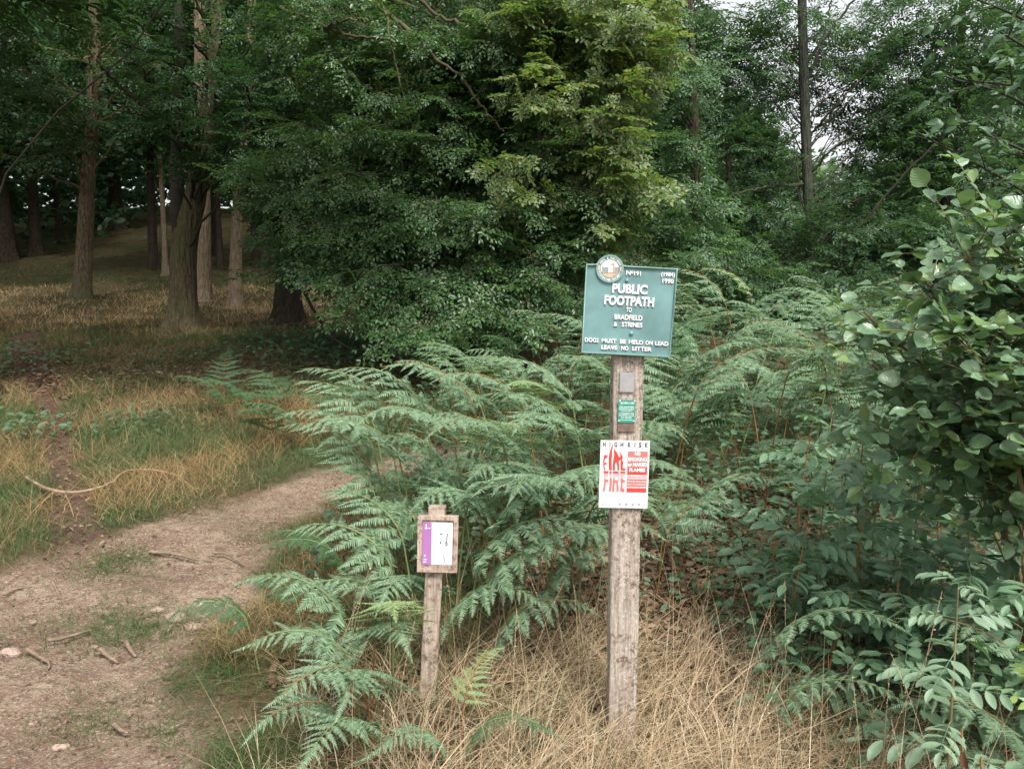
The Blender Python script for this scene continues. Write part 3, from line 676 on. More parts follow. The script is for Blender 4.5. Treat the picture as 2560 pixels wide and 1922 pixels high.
def trunk_geo(pts, rad, k=28, n=70, flare=.5, seed=0, ridge=.05):
    r = np.random.default_rng(seed); pts = curve(pts, n); rad = np.interp(np.linspace(0, 1, n), np.linspace(0, 1, len(rad)), rad)
    V, F = tube(pts, rad, k); V = V.reshape(n, k, 3); th = np.arange(k) / k * 2 * np.pi; ph = r.uniform(0, 6, 8)
    h = pts[:, 2] - pts[0, 2]
    fl = flare * np.exp(-np.maximum(h - .08, 0) / .27)[:, None] * (1 + .45 * np.cos(3 * th + ph[0]) + .35 * np.cos(5 * th + ph[1]))[None]
    rr = 1 + fl + ridge * np.sin(9 * th[None] + ph[2] + .8 * np.sin(h[:, None] * 3)) * .6 + ridge * .7 * np.sin(2 * th[None] + h[:, None] * 1.3 + ph[3]) + r.normal(0, ridge * .22, (n, k))
    V = pts[:, None] + (V - pts[:, None]) * rr[..., None]
    return V.reshape(-1, 3), F

def tree(label, pts, rad, clusters, leafm, barkm, kind='beech', tpl=LEAF6, sl=.62, space=.2, leafscale=1., limbs=(), group=None, seed=0, name='broadleaf_tree', cat='tree', flare=.5, br=.03, twigm=None, start=.35, twigs=True, droop=.12, nj=.4, rise=.25):
    rng = np.random.default_rng(100 + seed); pts = [np.asarray(p, float) for p in pts]
    pts[0] = pts[0] - np.array([0, 0, .12])
    T0 = thing(name, label, cat, (pts[0][0], pts[0][1], pts[0][2] + .12), group)
    g = Geo(); g.add(*trunk_geo(pts, rad, seed=seed, flare=flare)); g.obj('trunk', barkm, T0, True)
    line = curve(pts, 40); gt = Geo(); gl = Geo()
    for lp, lr in limbs:
        c = curve(lp, 24); c[1:-1] += rng.normal(0, .012, (22, 3)); gt.add(*tube(c, np.interp(np.linspace(0, 1, 24), [0, 1], lr), 8, rough=.05))
    for (c, ra, n) in clusters:
        for _ in range(n):
            v = rng.normal(0, 1, 3); v = v / np.linalg.norm(v) * rng.random() ** (1 / 2.2); T = c + v * np.array(ra)
            if T[2] < gz(T[0], T[1]) + .35: T[2] = float(gz(T[0], T[1])) + .35
            hd = np.hypot(line[:, 0] - T[0], line[:, 1] - T[1]); want = T[2] - rng.uniform(rise - .45, rise + .6) * hd
            i_ = int(np.argmin(np.abs(line[:, 2] - want) + .2 * hd)); i_ = max(i_, int(.16 * 40))
            bough(gl, gt, line[i_], T, br * (.6 + .8 * rng.random()), rng, kind, tpl, sl, space, leafscale, start, droop, twigs, nj)
    if gt.n: gt.obj('branches', twigm or M_twigd, T0, True)
    if gl.n: gl.obj('crown', leafm, T0)
    return T0
def up(p, dz, dx=0, dy=0): return p + np.array([dx, dy, dz])
def C(px, py, y, rx, ry, rz, n): return (P(px, py, y), (rx, ry, rz), n)

# ------------------------------------------------------------------ the wood on the left
tB = GY(455, 14.6)
tree('thick forked oak trunk with flared roots beside the narrow path', [tB, P(457, 700, 14.6), P(463, 600, 14.6), P(486, 500, 14.6), P(512, 350, 14.7), P(530, 180, 14.8), P(546, -50, 15), P(540, -500, 15)],
     [.25, .225, .215, .18, .16, .15, .12, .05],
     [C(500, -250, 14.5, 3, 3, 1.6, 20), C(420, 40, 13.2, 1.8, 1, .9, 14), C(600, 330, 13, .9, .8, .5, 8), C(350, 280, 13, 1.0, .8, .5, 6)], M_beech_d, M_bark, seed=1, sl=.7, space=.24,
     limbs=[([P(458, 660, 14.62), P(447, 540, 14.6), P(440, 430, 14.7), P(450, 160, 14.7), P(440, -100, 14.8)], (.17, .07)), ([P(512, 350, 14.6), P(330, 240, 14.0), P(240, 150, 13.4)], (.07, .02))], name='oak_tree', cat='oak tree', flare=1.0)
tA = GY(205, 18.6)
tree('slender straight trunk with a pale broken stub, standing in the golden grass', [tA, P(212, 600, 18.6), P(222, 420, 18.6), P(235, 200, 18.6), P(238, -50, 18.6), P(240, -400, 18.6)], [.19, .17, .15, .135, .12, .06],
     [C(240, -350, 18, 3.2, 3, 1.8, 22), C(60, 120, 16.6, 1.5, 1, 1.4, 13), C(350, 160, 17.9, 1.3, .8, 1.3, 10), C(120, 350, 17, 1.6, 1, .9, 8)], M_beech_d, M_bark, seed=2, sl=.8, space=.28,
     limbs=[([P(232, 345, 18.5), P(250, 310, 18.3), P(325, 262, 18.0)], (.06, .02))], flare=.5, twigm=M_twig)
tC = GY(507, 18.4)
tree('smooth pale trunk close behind the thick forked oak', [tC, P(508, 560, 18.4), P(505, 350, 18.4), P(500, 0, 18.4), P(500, -300, 18.4)], [.19, .17, .15, .13, .06],
     [C(520, -300, 18.4, 2.8, 2.6, 1.6, 18)], M_beech_d, M_barkp, seed=3, sl=.8, space=.3, flare=.45)
tD = GY(587, 18.0)
tree('thin mossy trunk with dark scars between the forked oak and the black trunk', [tD, P(590, 640, 18), P(598, 480, 18), P(620, 300, 18), P(630, 0, 18), P(630, -300, 18)], [.15, .125, .11, .10, .09, .04],
     [C(640, -250, 17.6, 2.6, 2.4, 1.6, 16), C(620, 150, 16, 1.5, 1, 1.2, 12)], M_beech_d, M_barkp, seed=4, sl=.8, space=.3, flare=.45)
tE = GY(716, 15.3)
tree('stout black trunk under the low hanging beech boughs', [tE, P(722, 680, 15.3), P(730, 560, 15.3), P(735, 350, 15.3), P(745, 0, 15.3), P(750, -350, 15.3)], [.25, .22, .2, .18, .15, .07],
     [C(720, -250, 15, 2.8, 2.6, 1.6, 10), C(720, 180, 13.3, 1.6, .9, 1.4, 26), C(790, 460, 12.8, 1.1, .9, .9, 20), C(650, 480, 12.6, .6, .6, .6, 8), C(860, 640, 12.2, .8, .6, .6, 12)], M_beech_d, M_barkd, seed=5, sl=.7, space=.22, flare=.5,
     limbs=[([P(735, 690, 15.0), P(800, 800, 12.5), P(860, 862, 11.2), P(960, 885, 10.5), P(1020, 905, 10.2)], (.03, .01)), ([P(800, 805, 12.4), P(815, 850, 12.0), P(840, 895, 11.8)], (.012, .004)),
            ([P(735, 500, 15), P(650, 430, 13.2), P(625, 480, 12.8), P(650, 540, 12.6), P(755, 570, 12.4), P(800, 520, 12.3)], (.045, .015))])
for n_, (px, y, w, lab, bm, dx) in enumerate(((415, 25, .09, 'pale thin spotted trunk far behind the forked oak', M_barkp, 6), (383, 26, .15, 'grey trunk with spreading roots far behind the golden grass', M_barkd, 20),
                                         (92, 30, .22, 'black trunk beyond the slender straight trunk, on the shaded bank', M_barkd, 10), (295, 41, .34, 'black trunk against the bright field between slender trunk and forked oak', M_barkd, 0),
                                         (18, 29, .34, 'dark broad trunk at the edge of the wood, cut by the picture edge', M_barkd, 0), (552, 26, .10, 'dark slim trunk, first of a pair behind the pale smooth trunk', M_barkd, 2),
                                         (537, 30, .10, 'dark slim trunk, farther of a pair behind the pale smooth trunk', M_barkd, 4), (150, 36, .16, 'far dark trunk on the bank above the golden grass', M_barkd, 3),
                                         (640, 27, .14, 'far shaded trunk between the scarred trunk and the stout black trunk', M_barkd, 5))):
    b0 = GY(px, y)
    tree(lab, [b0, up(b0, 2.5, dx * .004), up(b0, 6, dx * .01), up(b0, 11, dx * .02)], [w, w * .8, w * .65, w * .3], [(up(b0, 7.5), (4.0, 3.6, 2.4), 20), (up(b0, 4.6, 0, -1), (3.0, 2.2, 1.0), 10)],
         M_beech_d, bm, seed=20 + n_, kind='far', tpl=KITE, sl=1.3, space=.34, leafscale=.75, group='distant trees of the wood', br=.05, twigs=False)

for n_, (x0, y0, w, lab) in enumerate(((-6.6, 9.6, .24, 'oak with leaves hanging into the upper corner and boughs added overhead for shade'), (-9.2, 13.5, .28, 'oak behind the corner oak, its crown shading the golden grass'), (-13.5, 19, .3, 'far oak crown closing the upper edge of the wood'))):
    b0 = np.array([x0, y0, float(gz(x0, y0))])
    tree(lab, [b0, up(b0, 2.5), up(b0, 6, .2), up(b0, 9, .3)], [w, w * .8, w * .65, w * .3], [(up(b0, 6.4), (3.8, 3.6, 1.5), 34)] + ([(np.array([-2.6, 8.0, 5.9]), (3.0, 1.7, .6), 34)] if n_ == 0 else []),  # corner oak also gets boughs added above the view to shade the bank
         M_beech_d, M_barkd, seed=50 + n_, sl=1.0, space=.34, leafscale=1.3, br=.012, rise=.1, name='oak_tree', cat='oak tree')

# ------------------------------------------------------------------ the beech whose boughs hang over the path
tN = GY(1235, 13.2)
tree('large beech with boughs sweeping down behind the bracken, trunk mostly hidden', [tN, P(1230, 700, 13.2), P(1200, 500, 13.1), P(1160, 280, 13.0), P(1120, 50, 12.8), P(1050, -300, 12.8)], [.24, .21, .19, .17, .15, .07],
     [C(1000, -350, 12, 3.4, 2.6, 1.4, 31), C(800, 60, 11.6, 1.2, 1.2, .8, 17), C(1000, 110, 11.5, 1.4, 1.2, .8, 26), C(1230, 120, 11, 1.1, 1.0, .9, 25), C(860, 330, 11.4, 1.3, 1.1, .9, 26), C(1130, 350, 11, 1.4, 1.1, 1.0, 36),
      C(1380, 330, 10.8, .9, .9, 1.0, 23), C(900, 560, 10.7, 1.3, .9, .8, 35), C(1200, 570, 10.5, 1.3, .9, .8, 36), C(1450, 600, 10.5, .9, .8, .9, 23), C(950, 740, 10.2, 1.1, .7, .45, 26), C(1270, 760, 10, 1.2, .7, .45, 29),
      C(1120, 830, 9.6, .9, .5, .25, 13), C(700, 640, 11.2, .5, .5, .45, 11), C(640, 420, 11.8, .7, .6, .5, 11), C(1000, 350, 11.8, 1.8, .8, 1.2, 29), C(1150, 150, 11.8, 1.8, .8, 1., 22), C(1100, 650, 11.2, 1.8, .6, .7, 26)], M_beech, M_barkd, seed=9, sl=.6, space=.20, leafscale=1.08, name='beech_tree', cat='beech tree', droop=.45, nj=.75, br=.02, twigm=M_twigm,
     limbs=[([P(1120, 60, 12.8), P(905, -30, 11.5), P(960, 30, 11.5), P(1030, 80, 11.1), P(1080, 140, 10.9), P(1150, 185, 10.7)], (.045, .016)),
            ([P(900, -60, 11), P(960, 20, 11.0), P(980, 110, 10.8), P(1000, 210, 10.7), P(1018, 290, 10.7)], (.02, .006)),
            ([P(700, 20, 11.5), P(800, 60, 11.5), P(870, 88, 11.2), P(960, 100, 11.0), P(1050, 118, 10.9)], (.03, .01)),
            ([P(1150, 185, 10.7), P(1200, 260, 10.6), P(1260, 330, 10.5)], (.025, .008)), ([P(820, 66, 11.4), P(870, 50, 11.1), P(930, 48, 10.9)], (.02, .008)),
            ([P(1210, 560, 12.5), P(1100, 560, 11.1), P(1040, 590, 10.8), P(1000, 580, 10.7)], (.03, .01)), ([P(980, -60, 11), P(1100, 40, 11.1), P(1180, 70, 10.8), P(1250, 130, 10.7)], (.03, .01))])
tH = GY(1450, 12.2)
tree('hornbeam above the footpath board, leaves coloured yellow-green as if sunlit', [tH, P(1450, 600, 12.2), P(1460, 300, 12.2), P(1470, 0, 12), P(1470, -300, 12)], [.12, .11, .09, .08, .04],
     [C(1500, 60, 10.2, 1.1, .7, .9, 30), C(1590, 230, 10, .7, .6, .9, 16), C(1370, 20, 10.4, .9, .6, .8, 16), C(1340, 230, 10.1, .6, .5, .5, 6), C(1620, 60, 10.4, .5, .6, .7, 7), C(1600, 420, 10, .5, .5, .6, 6), C(1420, 250, 10, .5, .5, .8, 7), C(1560, 470, 9.9, .5, .5, .6, 7), C(1500, -250, 10.8, 1.4, 1.2, .9, 8), C(1330, 440, 9.8, .5, .5, .5, 3)],
     M_beech_lit, M_barkd, seed=10, sl=.46, space=.19, leafscale=1.65, name='hornbeam_tree', cat='hornbeam', droop=.45, nj=1.0, start=.5, br=.012, twigm=M_twigm)

tS = GY(1740, 14.5)
tree('mid green beech between the hornbeam and the ash, behind the board', [tS, P(1740, 600, 14.5), P(1735, 300, 14.5), P(1725, 0, 14.5)], [.11, .1, .08, .04],
     [C(1690, 150, 13.5, .9, .8, 1.2, 14), C(1660, 430, 13, .8, .7, .9, 12), C(1760, 560, 13.2, 1.2, .7, .6, 12), C(1640, 650, 12.4, .9, .6, .4, 10), C(1880, 680, 13.5, 1.2, .7, .35, 9)], M_beech_m, M_barkd, seed=15, sl=.6, space=.2, leafscale=1.1, droop=.35, nj=.7, br=.014, name='beech_tree', cat='beech tree')

# ------------------------------------------------------------------ the ash and its neighbours on the right
tL = GY(2037, 16)
tree('tall straight ash with open crown against the white sky', [tL, P(2030, 700, 16), P(2020, 480, 16), P(2012, 250, 16), P(2005, 0, 16), P(2000, -350, 16)], [.125, .105, .10, .09, .08, .04],
     [C(1900, 60, 16.8, 1.6, 1.2, 1.0, 10), C(2080, 170, 16.8, .9, 1.2, 1.0, 6), C(2250, 60, 16.8, 1.3, 1.2, 1.2, 8), C(1880, 330, 16.5, 1.2, 1.2, .8, 12), C(1800, 480, 16.3, 1.5, 1, .6, 14), C(2000, 560, 15.9, 1.6, 1, .5, 14),
      C(2250, 560, 16.1, 1.2, 1, .6, 10), C(1900, 700, 15.3, 1.8, 1, .5, 14), C(2150, 720, 15.3, 1.4, 1, .5, 10), C(2000, -300, 17.3, 3, 2, 1.2, 12), C(2350, 250, 16.8, 1.3, 1.2, 1.6, 18), C(1980, 120, 16.5, 1.0, .8, .9, 8), C(1830, 230, 16.7, .9, .8, .9, 9), C(2150, 470, 16.3, 1.3, .8, .35, 10)], M_ash, M_bark_ash, seed=11, kind='ash', tpl=LANCE, sl=.8, space=.2, leafscale=1.2, name='ash_tree', cat='ash tree', rise=.9, nj=.6,
     flare=.3, br=.012, limbs=[([P(2016, 160, 16), P(2080, 70, 15.9), P(2150, -20, 15.8)], (.035, .018)), ([P(2018, 200, 16), P(2060, 90, 16), P(2080, 0, 16)], (.028, .014)), ([P(2022, 345, 16), P(2085, 270, 15.7), P(2200, 150, 15.4)], (.028, .01)),
                               ([P(2030, 430, 16), P(2085, 370, 15.7), P(2230, 280, 15.2)], (.03, .01)), ([P(2035, 800, 15.9), P(2100, 635, 15.4), P(2205, 500, 15), P(2340, 355, 14.6)], (.035, .015)),
                               ([P(2015, 540, 16), P(2000, 480, 16), P(1985, 350, 16)], (.035, .012)), ([P(2020, 520, 16), P(2130, 505, 15.8), P(2190, 485, 15.6)], (.03, .012)), ([P(2010, 460, 16), P(1900, 470, 15.6), P(1800, 500, 15.2)], (.035, .012))])
tQ = GY(1700, 20)
tree('dark bushy tree behind the hornbeam and the footpath board', [tQ, P(1700, 500, 20), P(1700, 200, 20), P(1700, -100, 20)], [.2, .17, .14, .08],
     [C(1680, 60, 19, 1.8, 1.5, 1.6, 22), C(1680, 300, 18.6, 1.6, 1.2, 1.2, 18), C(1720, 500, 18, 1.8, 1.2, .9, 16), C(1700, -250, 19, 2.5, 2, 1.2, 12)], M_beech_m, M_barkd, seed=12, sl=.9, space=.24, leafscale=1.15, nj=.7, droop=.3, br=.02)
tR = GY(1826, 22)
tree('thin dark trunk standing between the footpath board and the ash', [tR, P(1826, 600, 22), P(1822, 400, 22), P(1815, 200, 22)], [.11, .1, .09, .05],
     [C(1780, 150, 21, 1.4, 1.2, .8, 7), C(1760, 520, 20.5, 1.8, 1.2, .9, 10)], M_ash, M_barkd, seed=13, kind='ash', tpl=LANCE, sl=1.0, space=.28, leafscale=1.15, rise=.8, nj=.6, br=.015)
for n_, (px, y, cl, lab) in enumerate(((2330, 17, [(2330, 330, 16.5, 1.5, 1.2, 1.4, 16), (2400, 80, 16.5, 1.5, 1.2, 1.2, 14), (2300, 600, 15.5, 1.6, 1.2, .9, 14)], 'leafy ash sprouting several slim branches beyond the alder bush'),
                                      (2560, 18, [(2560, 300, 17, 1.8, 1.4, 1.8, 16), (2520, 20, 17, 1.6, 1.4, 1.2, 12), (2560, 600, 16, 1.6, 1.2, .9, 10)], 'ash with dense dark crown at the edge behind the alder bush'))):
    b0 = GY(px, y)
    tree(lab, [b0, up(b0, 2, .1), up(b0, 5, .2), up(b0, 8, .1)], [.13, .11, .08, .04], [C(*c) for c in cl], M_ash, M_barkd, seed=30 + n_, kind='ash', tpl=LANCE, sl=.95, space=.26, leafscale=1.15, name='ash_tree', cat='ash tree', br=.014, rise=.8, nj=.6)

# ------------------------------------------------------------------ the far wood that reads as one mass, plus foliage added for shade
rng = np.random.default_rng(55); gl = Geo(); gt = Geo()
def mass(n, x0, x1, y0, y1, ztop, sl, zlo=.3):
    x = rng.uniform(x0, x1, n); y = rng.uniform(y0, y1, n); zt = ztop(x, y)
    z = gz(x, y) + zlo + rng.random(n) ** .9 * np.maximum(.3, zt - gz(x, y) - zlo)
    a = rng.uniform(0, 2 * np.pi, n); D = np.stack([np.cos(a), np.sin(a), rng.normal(-.1, .25, n)], -1); Nn = np.stack([rng.normal(0, .35, n), rng.normal(-.25, .35, n), np.ones(n)], -1)
    put_sprays(gl, gt, 'far', KITE, np.stack([x, y, z], -1), frames(D, Nn) * (sl * rng.uniform(.6, 1.2, n))[:, None, None], rng, 1, False)
def top_r(x, y):
    px = 1280 + x / y * FPX
    row = np.interp(px, [1200, 1500, 1750, 1950, 2080, 2180, 2280, 2600, 3200], [-200, -150, 230, 420, 460, 440, 330, 60, -100]) + 30 * np.sin(px / 23.) + 22 * np.sin(px / 9.)
    return CAMZ + y * (690 - row) / FPX
mass(7500, -3, 34, 22, 38, top_r, 1.0)
def top_l(x, y): return 20 + gz(x, y) * 0
gl.obj('far_woodland', M_beech_m); tag(bpy.data.objects['far_woodland'], 'far mid green woodland closing the view behind the ash and the footpath board', 'woodland', kind='stuff'); gl = Geo()
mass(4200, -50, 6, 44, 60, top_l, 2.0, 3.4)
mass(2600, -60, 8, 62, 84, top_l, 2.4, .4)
mass(3000, -26, 3, 19, 44, lambda x, y: gz(x, y) + 11, 1.6, 7.0)  # canopy roof added to keep skylight off the wood floor
mass(3000, -34, -19, 14, 46, lambda x, y: gz(x, y) + 10, 1.6, .3)  # side foliage added to stop light coming in from the open flank
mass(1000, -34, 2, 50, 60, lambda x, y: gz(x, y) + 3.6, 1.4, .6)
gl.obj('far_foliage_and_shade', M_beech_d); tag(bpy.data.objects['far_foliage_and_shade'], 'dark mass of far woodland foliage, with canopy and side growth added for shade', 'woodland', kind='stuff')

# ------------------------------------------------------------------ bracken
def pinna_mesh(name, seed, m_=None, n=21, lod=0):
    r = np.random.default_rng(seed); g = Geo()
    t = (np.arange(n) + .5) / n; curl = r.uniform(.12, .30); side_b = r.normal(0, .06)
    ax = lambda s: np.stack([s, side_b * s * s, -curl * s ** 1.8 + .02 * np.sin(5 * s + seed)], -1)
    s = np.linspace(0, 1, 9); g.add(*tube(ax(s), .006 * (1 - .8 * s), 3))
    prof = np.interp(t, [0, .06, .25, .6, 1], [.10, .145, .165, .115, .018])
    mm = 6 if lod == 0 else 2
    V = []; UV = []
    for q in range(mm + 1):
        u = q / mm; w = .5 * (1 - u) ** .45 * (1 if q % 2 == 0 else .72) if lod == 0 else .5 * (1 - u) ** .5
        w = max(w, .04)
        V += [(u, -w, -.06 * u), (u, 0, .05 * (1 - u)), (u, w, -.06 * u)]
    tp = (np.array(V), [np.array([(a * 3 + j, a * 3 + j + 1, a * 3 + j + 4, a * 3 + j + 3) for a in range(mm) for j in (0, 1)])], np.zeros((len(V), 2)))
    for sg in (1, -1):
        tt = t + (.25 / n if sg > 0 else -.25 / n); p = ax(tt); l_ = prof * r.uniform(.88, 1.08, n)
        tan = nrm(np.gradient(p, axis=0))
        sd = np.array([0, 1., 0]) * sg
        d = tan * (.34 + .3 * t[:, None]) + sd[None] * .95 + np.array([0, 0, 1.]) * (r.normal(-.30, .16, n))[:, None]
        nn_ = np.stack([r.normal(0, .12, n), -sg * r.normal(.1, .1, n), np.ones(n)], -1)
        M = frames(d, nn_); M[:, :, 0] *= l_[:, None]; M[:, :, 1] *= (1.0 / n) * (.95 if lod == 0 else .90); M[:, :, 2] *= l_[:, None]
        g.stamp(tp, M, p)
    me = g.mesh(name); 
    if m_ is not None: me.materials.append(m_)
    return me, g
FROND = {k: [pinna_mesh('frond', s, m_)[0] for s in range(6)] for k, m_ in (('g', M_fern), ('y', M_fern_y), ('d', M_fern_d), ('b', M_fern_b))}

def fern_skeleton(r, H, Lb, head, lean0, endpitch, npairs=9, P0=.42):
    """returns stem points and a list of frond frames (pos, 3x3 incl. scale) in local coordinates"""
    hd = np.array([math.cos(head), math.sin(head), 0]); Zu = np.array([0, 0, 1.]); pts = [np.zeros(3)]; n1 = 6; n2 = 14; ang = lean0
    ap = []
    for i in range(n1): ang = lean0 * (1 + i / n1); pts.append(pts[-1] + (hd * math.sin(ang) + Zu * math.cos(ang)) * H / n1)
    a0 = ang
    for i in range(n2): ang = a0 + (endpitch - a0) * ((i + 1) / n2) ** .8; pts.append(pts[-1] + (hd * math.sin(ang) + Zu * math.cos(ang)) * Lb / n2)
    pts = np.array(pts); fr = []; side = np.cross(hd, Zu)
    tv = 0
    for k in range(npairs):
        t = 1 - (1 - k / npairs) ** 1.35 ; t = t * .97
        u = n1 + t * n2; a = min(len(pts) - 2, int(u)); p = pts[a] + (pts[a + 1] - pts[a]) * (u - a); tan = nrm(pts[a + 1] - pts[a])
        bn = nrm(np.cross(tan, -side)); bn = bn if bn[2] > 0 else -bn; nn_ = nrm(bn * .7 + Zu * .65)
        ln = P0 * (1 - t) ** .75 * (1 if k else .92) * r.uniform(.9, 1.08)
        for sg in (1, -1):
            sw = r.uniform(.25, .5) + .25 * t
            d = side * sg + tan * sw + Zu * r.normal(.02, .08) - nn_ * .05
            M = frames(d[None], (nn_ + r.normal(0, .12, 3))[None])[0] * max(ln * r.uniform(.9, 1.08), .05); fr.append((p, M))
    p = pts[-3]; tan = nrm(pts[-1] - pts[-4]); bn = nrm(np.cross(tan, -side)); bn = bn if bn[2] > 0 else -bn
    fr.append((p, frames(tan[None], bn[None])[0] * .13))
    return pts, fr
def fern(x, y, H, Lb, head, label, group, lean0=.08, end=1.75, kind='g', seed=0, P0=.42, npairs=9, stem=None, z=None):
    r = np.random.default_rng(seed); z = float(gz(x, y)) - .01 if z is None else z
    T0 = thing('bracken_fern', label, 'fern', (x, y, z), group, local=True)
    pts, fr = fern_skeleton(r, H, Lb, head, lean0, end, npairs, P0)
    g = Geo(); g.add(*tube(pts, np.linspace(.0055, .0015, len(pts)) * (1 if H > .4 else .7), 5)); g.obj('stem', stem or (M_stem_g if r.random() < .65 else M_stem_b), T0, True)
    for p, M in fr:
        me = FROND[kind][r.integers(0, 6)]; o = bpy.data.objects.new('frond', me); COL.objects.link(o); o.parent = T0
        m4 = Matrix([[*M[0], p[0]], [*M[1], p[1]], [*M[2], p[2]], [0, 0, 0, 1]]); o.matrix_local = m4
    return T0
# prototypes for the many plants farther off: stem + one mesh of fronds
PINL = [pinna_mesh('frond', 50 + s, None, 16, 1)[1] for s in range(4)]
PROTO = []
for s in range(9):
    r = np.random.default_rng(300 + s); pts, fr = fern_skeleton(r, (.95, .8, .5, .7, .3, .85, .45, .6, .25)[s], r.uniform(.5, .75), 0, r.uniform(.03, .25), r.uniform(1.5, 2.0), 12, r.uniform(.29, .38))
    g = Geo(); g.add(*tube(pts, np.linspace(.0055, .0015, len(pts)), 4)); ms = g.mesh('stem', True); ms.materials.append(M_stem_g if s % 3 else M_stem_b)
    g = Geo()
    for p, M in fr:
        q = PINL[r.integers(0, 4)]; V = np.concatenate(q.v) @ M.T + p; g.add(V, [np.concatenate(q.f[k]) for k in (3, 4) if q.f[k]])
    mf = g.mesh('fronds'); PROTO.append((ms, mf))
PM = {}
def fern_far(x, y, sc, head, label, group, kind=None, seed=0, tilt=0):
    r = np.random.default_rng(seed); k = int(r.integers(0, 9)); kind = kind or M_fern
    if (k, kind.name) not in PM: me = PROTO[k][1].copy(); me.materials.append(kind); PM[(k, kind.name)] = me
    T0 = thing('bracken_fern', label, 'fern', (x, y, float(gz(x, y)) - .01), group, local=True); T0.rotation_euler = (tilt, 0, head); T0.scale = (sc, sc, sc)
    for nm, me in (('stem', PROTO[k][0]), ('fronds', PM[(k, kind.name)])):
        o = bpy.data.objects.new(nm, me); COL.objects.link(o); o.parent = T0
    return T0

GA = 'bracken stand between the notice and the signpost'
LA = 'green arching bracken in the tall stand behind the framed notice'
GB = 'bracken stand behind the signpost'
# hand-placed plants along the front of the stand: frond-bearing part starts about (px,py)
front = [  # px_stem, y, H, Lb, heading(deg, 0 = +x), end, P0
 (960, 4.1, .66, .56, 175, 1.75, .34), (975, 4.3, .72, .58, 195, 1.8, .36), (1010, 4.6, .86, .6, 180, 1.7, .34), (980, 4.4, .80, .60, 165, 1.7, .40), (1040, 4.1, .72, .62, 205, 1.9, .42), (1110, 4.5, .88, .62, 175, 1.8, .42), (1180, 4.1, .78, .62, 215, 1.9, .42),
 (1240, 4.5, .92, .62, 190, 1.8, .42), (1300, 4.0, .76, .62, 230, 1.9, .42), (1370, 4.4, .90, .62, 200, 1.8, .42), (1440, 4.0, .80, .60, 240, 1.9, .42), (1490, 4.5, .95, .6, 190, 1.7, .42),
 (1030, 3.5, .46, .5, 160, 1.8, .34), (1130, 3.6, .58, .60, 320, 1.9, .42), (1210, 3.5, .55, .62, 340, 1.9, .45), (1300, 3.6, .60, .62, 330, 1.9, .45), (1390, 3.6, .62, .58, 250, 1.9, .42),
 (1450, 3.6, .55, .55, 300, 1.9, .40), (1160, 3.35, .42, .6, 345, 1.9, .42), (1180, 3.22, .36, .55, 350, 1.95, .36), (1260, 3.3, .42, .6, 335, 1.9, .38), (1340, 3.3, .34, .55, 345, 1.9, .36), (1110, 3.2, .26, .45, 335, 2.0, .32), (1400, 3.5, .42, .5, 330, 1.9, .36), (1000, 3.3, .42, .5, 175, 1.9, .34), (985, 3.2, .30, .42, 200, 2.0, .3), (1230, 3.15, .18, .45, 350, 1.9, .3), (1060, 3.25, .34, .42, 250, 2.0, .3)]
for n_, (px, y, H, Lb, hd_, en, p0) in enumerate(front):
    x = (px - 1280) / FPX * y; fern(x, y, H, Lb, math.radians(hd_), LA, GA, .10, en, 'g', 500 + n_, p0 * .86, 11)
# dense stand: filled at random between its borders
rg = np.random.default_rng(21); cnt = 0; placed = []
def leftb(y): return np.interp(y, [3.3, 4.3, 5, 6.5, 8, 10, 12], [-.55, -.66, -.62, -.42, -.25, .15, .8])
tries = 0
while cnt < 245 and tries < 14000:
    tries += 1; y = 3.7 + 7.3 * rg.random() ** 1.15; x = rg.uniform(-1.1, 5.2)
    if x < leftb(y) or (x > .28 and y < 4.75 + .12 * x) or x > .56 * y + .2: continue
    dmin = .15 + .018 * y
    if any((x - a) ** 2 + (y - b) ** 2 < dmin * dmin for a, b in placed): continue
    placed.append((x, y)); cnt += 1
    east = x > .25
    hd_ = rg.uniform(150, 260) if not east else rg.uniform(-70, 40) if rg.random() < .7 else rg.uniform(150, 250)
    u = rg.random(); mt = M_fern if u < .84 else M_fern_y if u < .93 else M_fern_d
    sc = (.84 + .03 * min(y, 8)) * rg.uniform(.85, 1.1) * (float(np.interp(1280 + x / y * 1990, [950, 1250, 1500], [.74, .86, 1.0])) if not east else 1.08)
    if east: lab, gr = 'green arching bracken in the wide stand behind the signpost', GB
    else: lab, gr = LA, GA
    if mt is M_fern_y: lab = lab.replace('green', 'yellow-green'); gr = 'yellow-green ' + gr
    if mt is M_fern_d: lab = lab.replace('green', 'dark green'); gr = 'dark ' + gr
    fern_far(x, y, sc, math.radians(hd_), lab, gr, mt, 700 + cnt, rg.normal(0, .1))
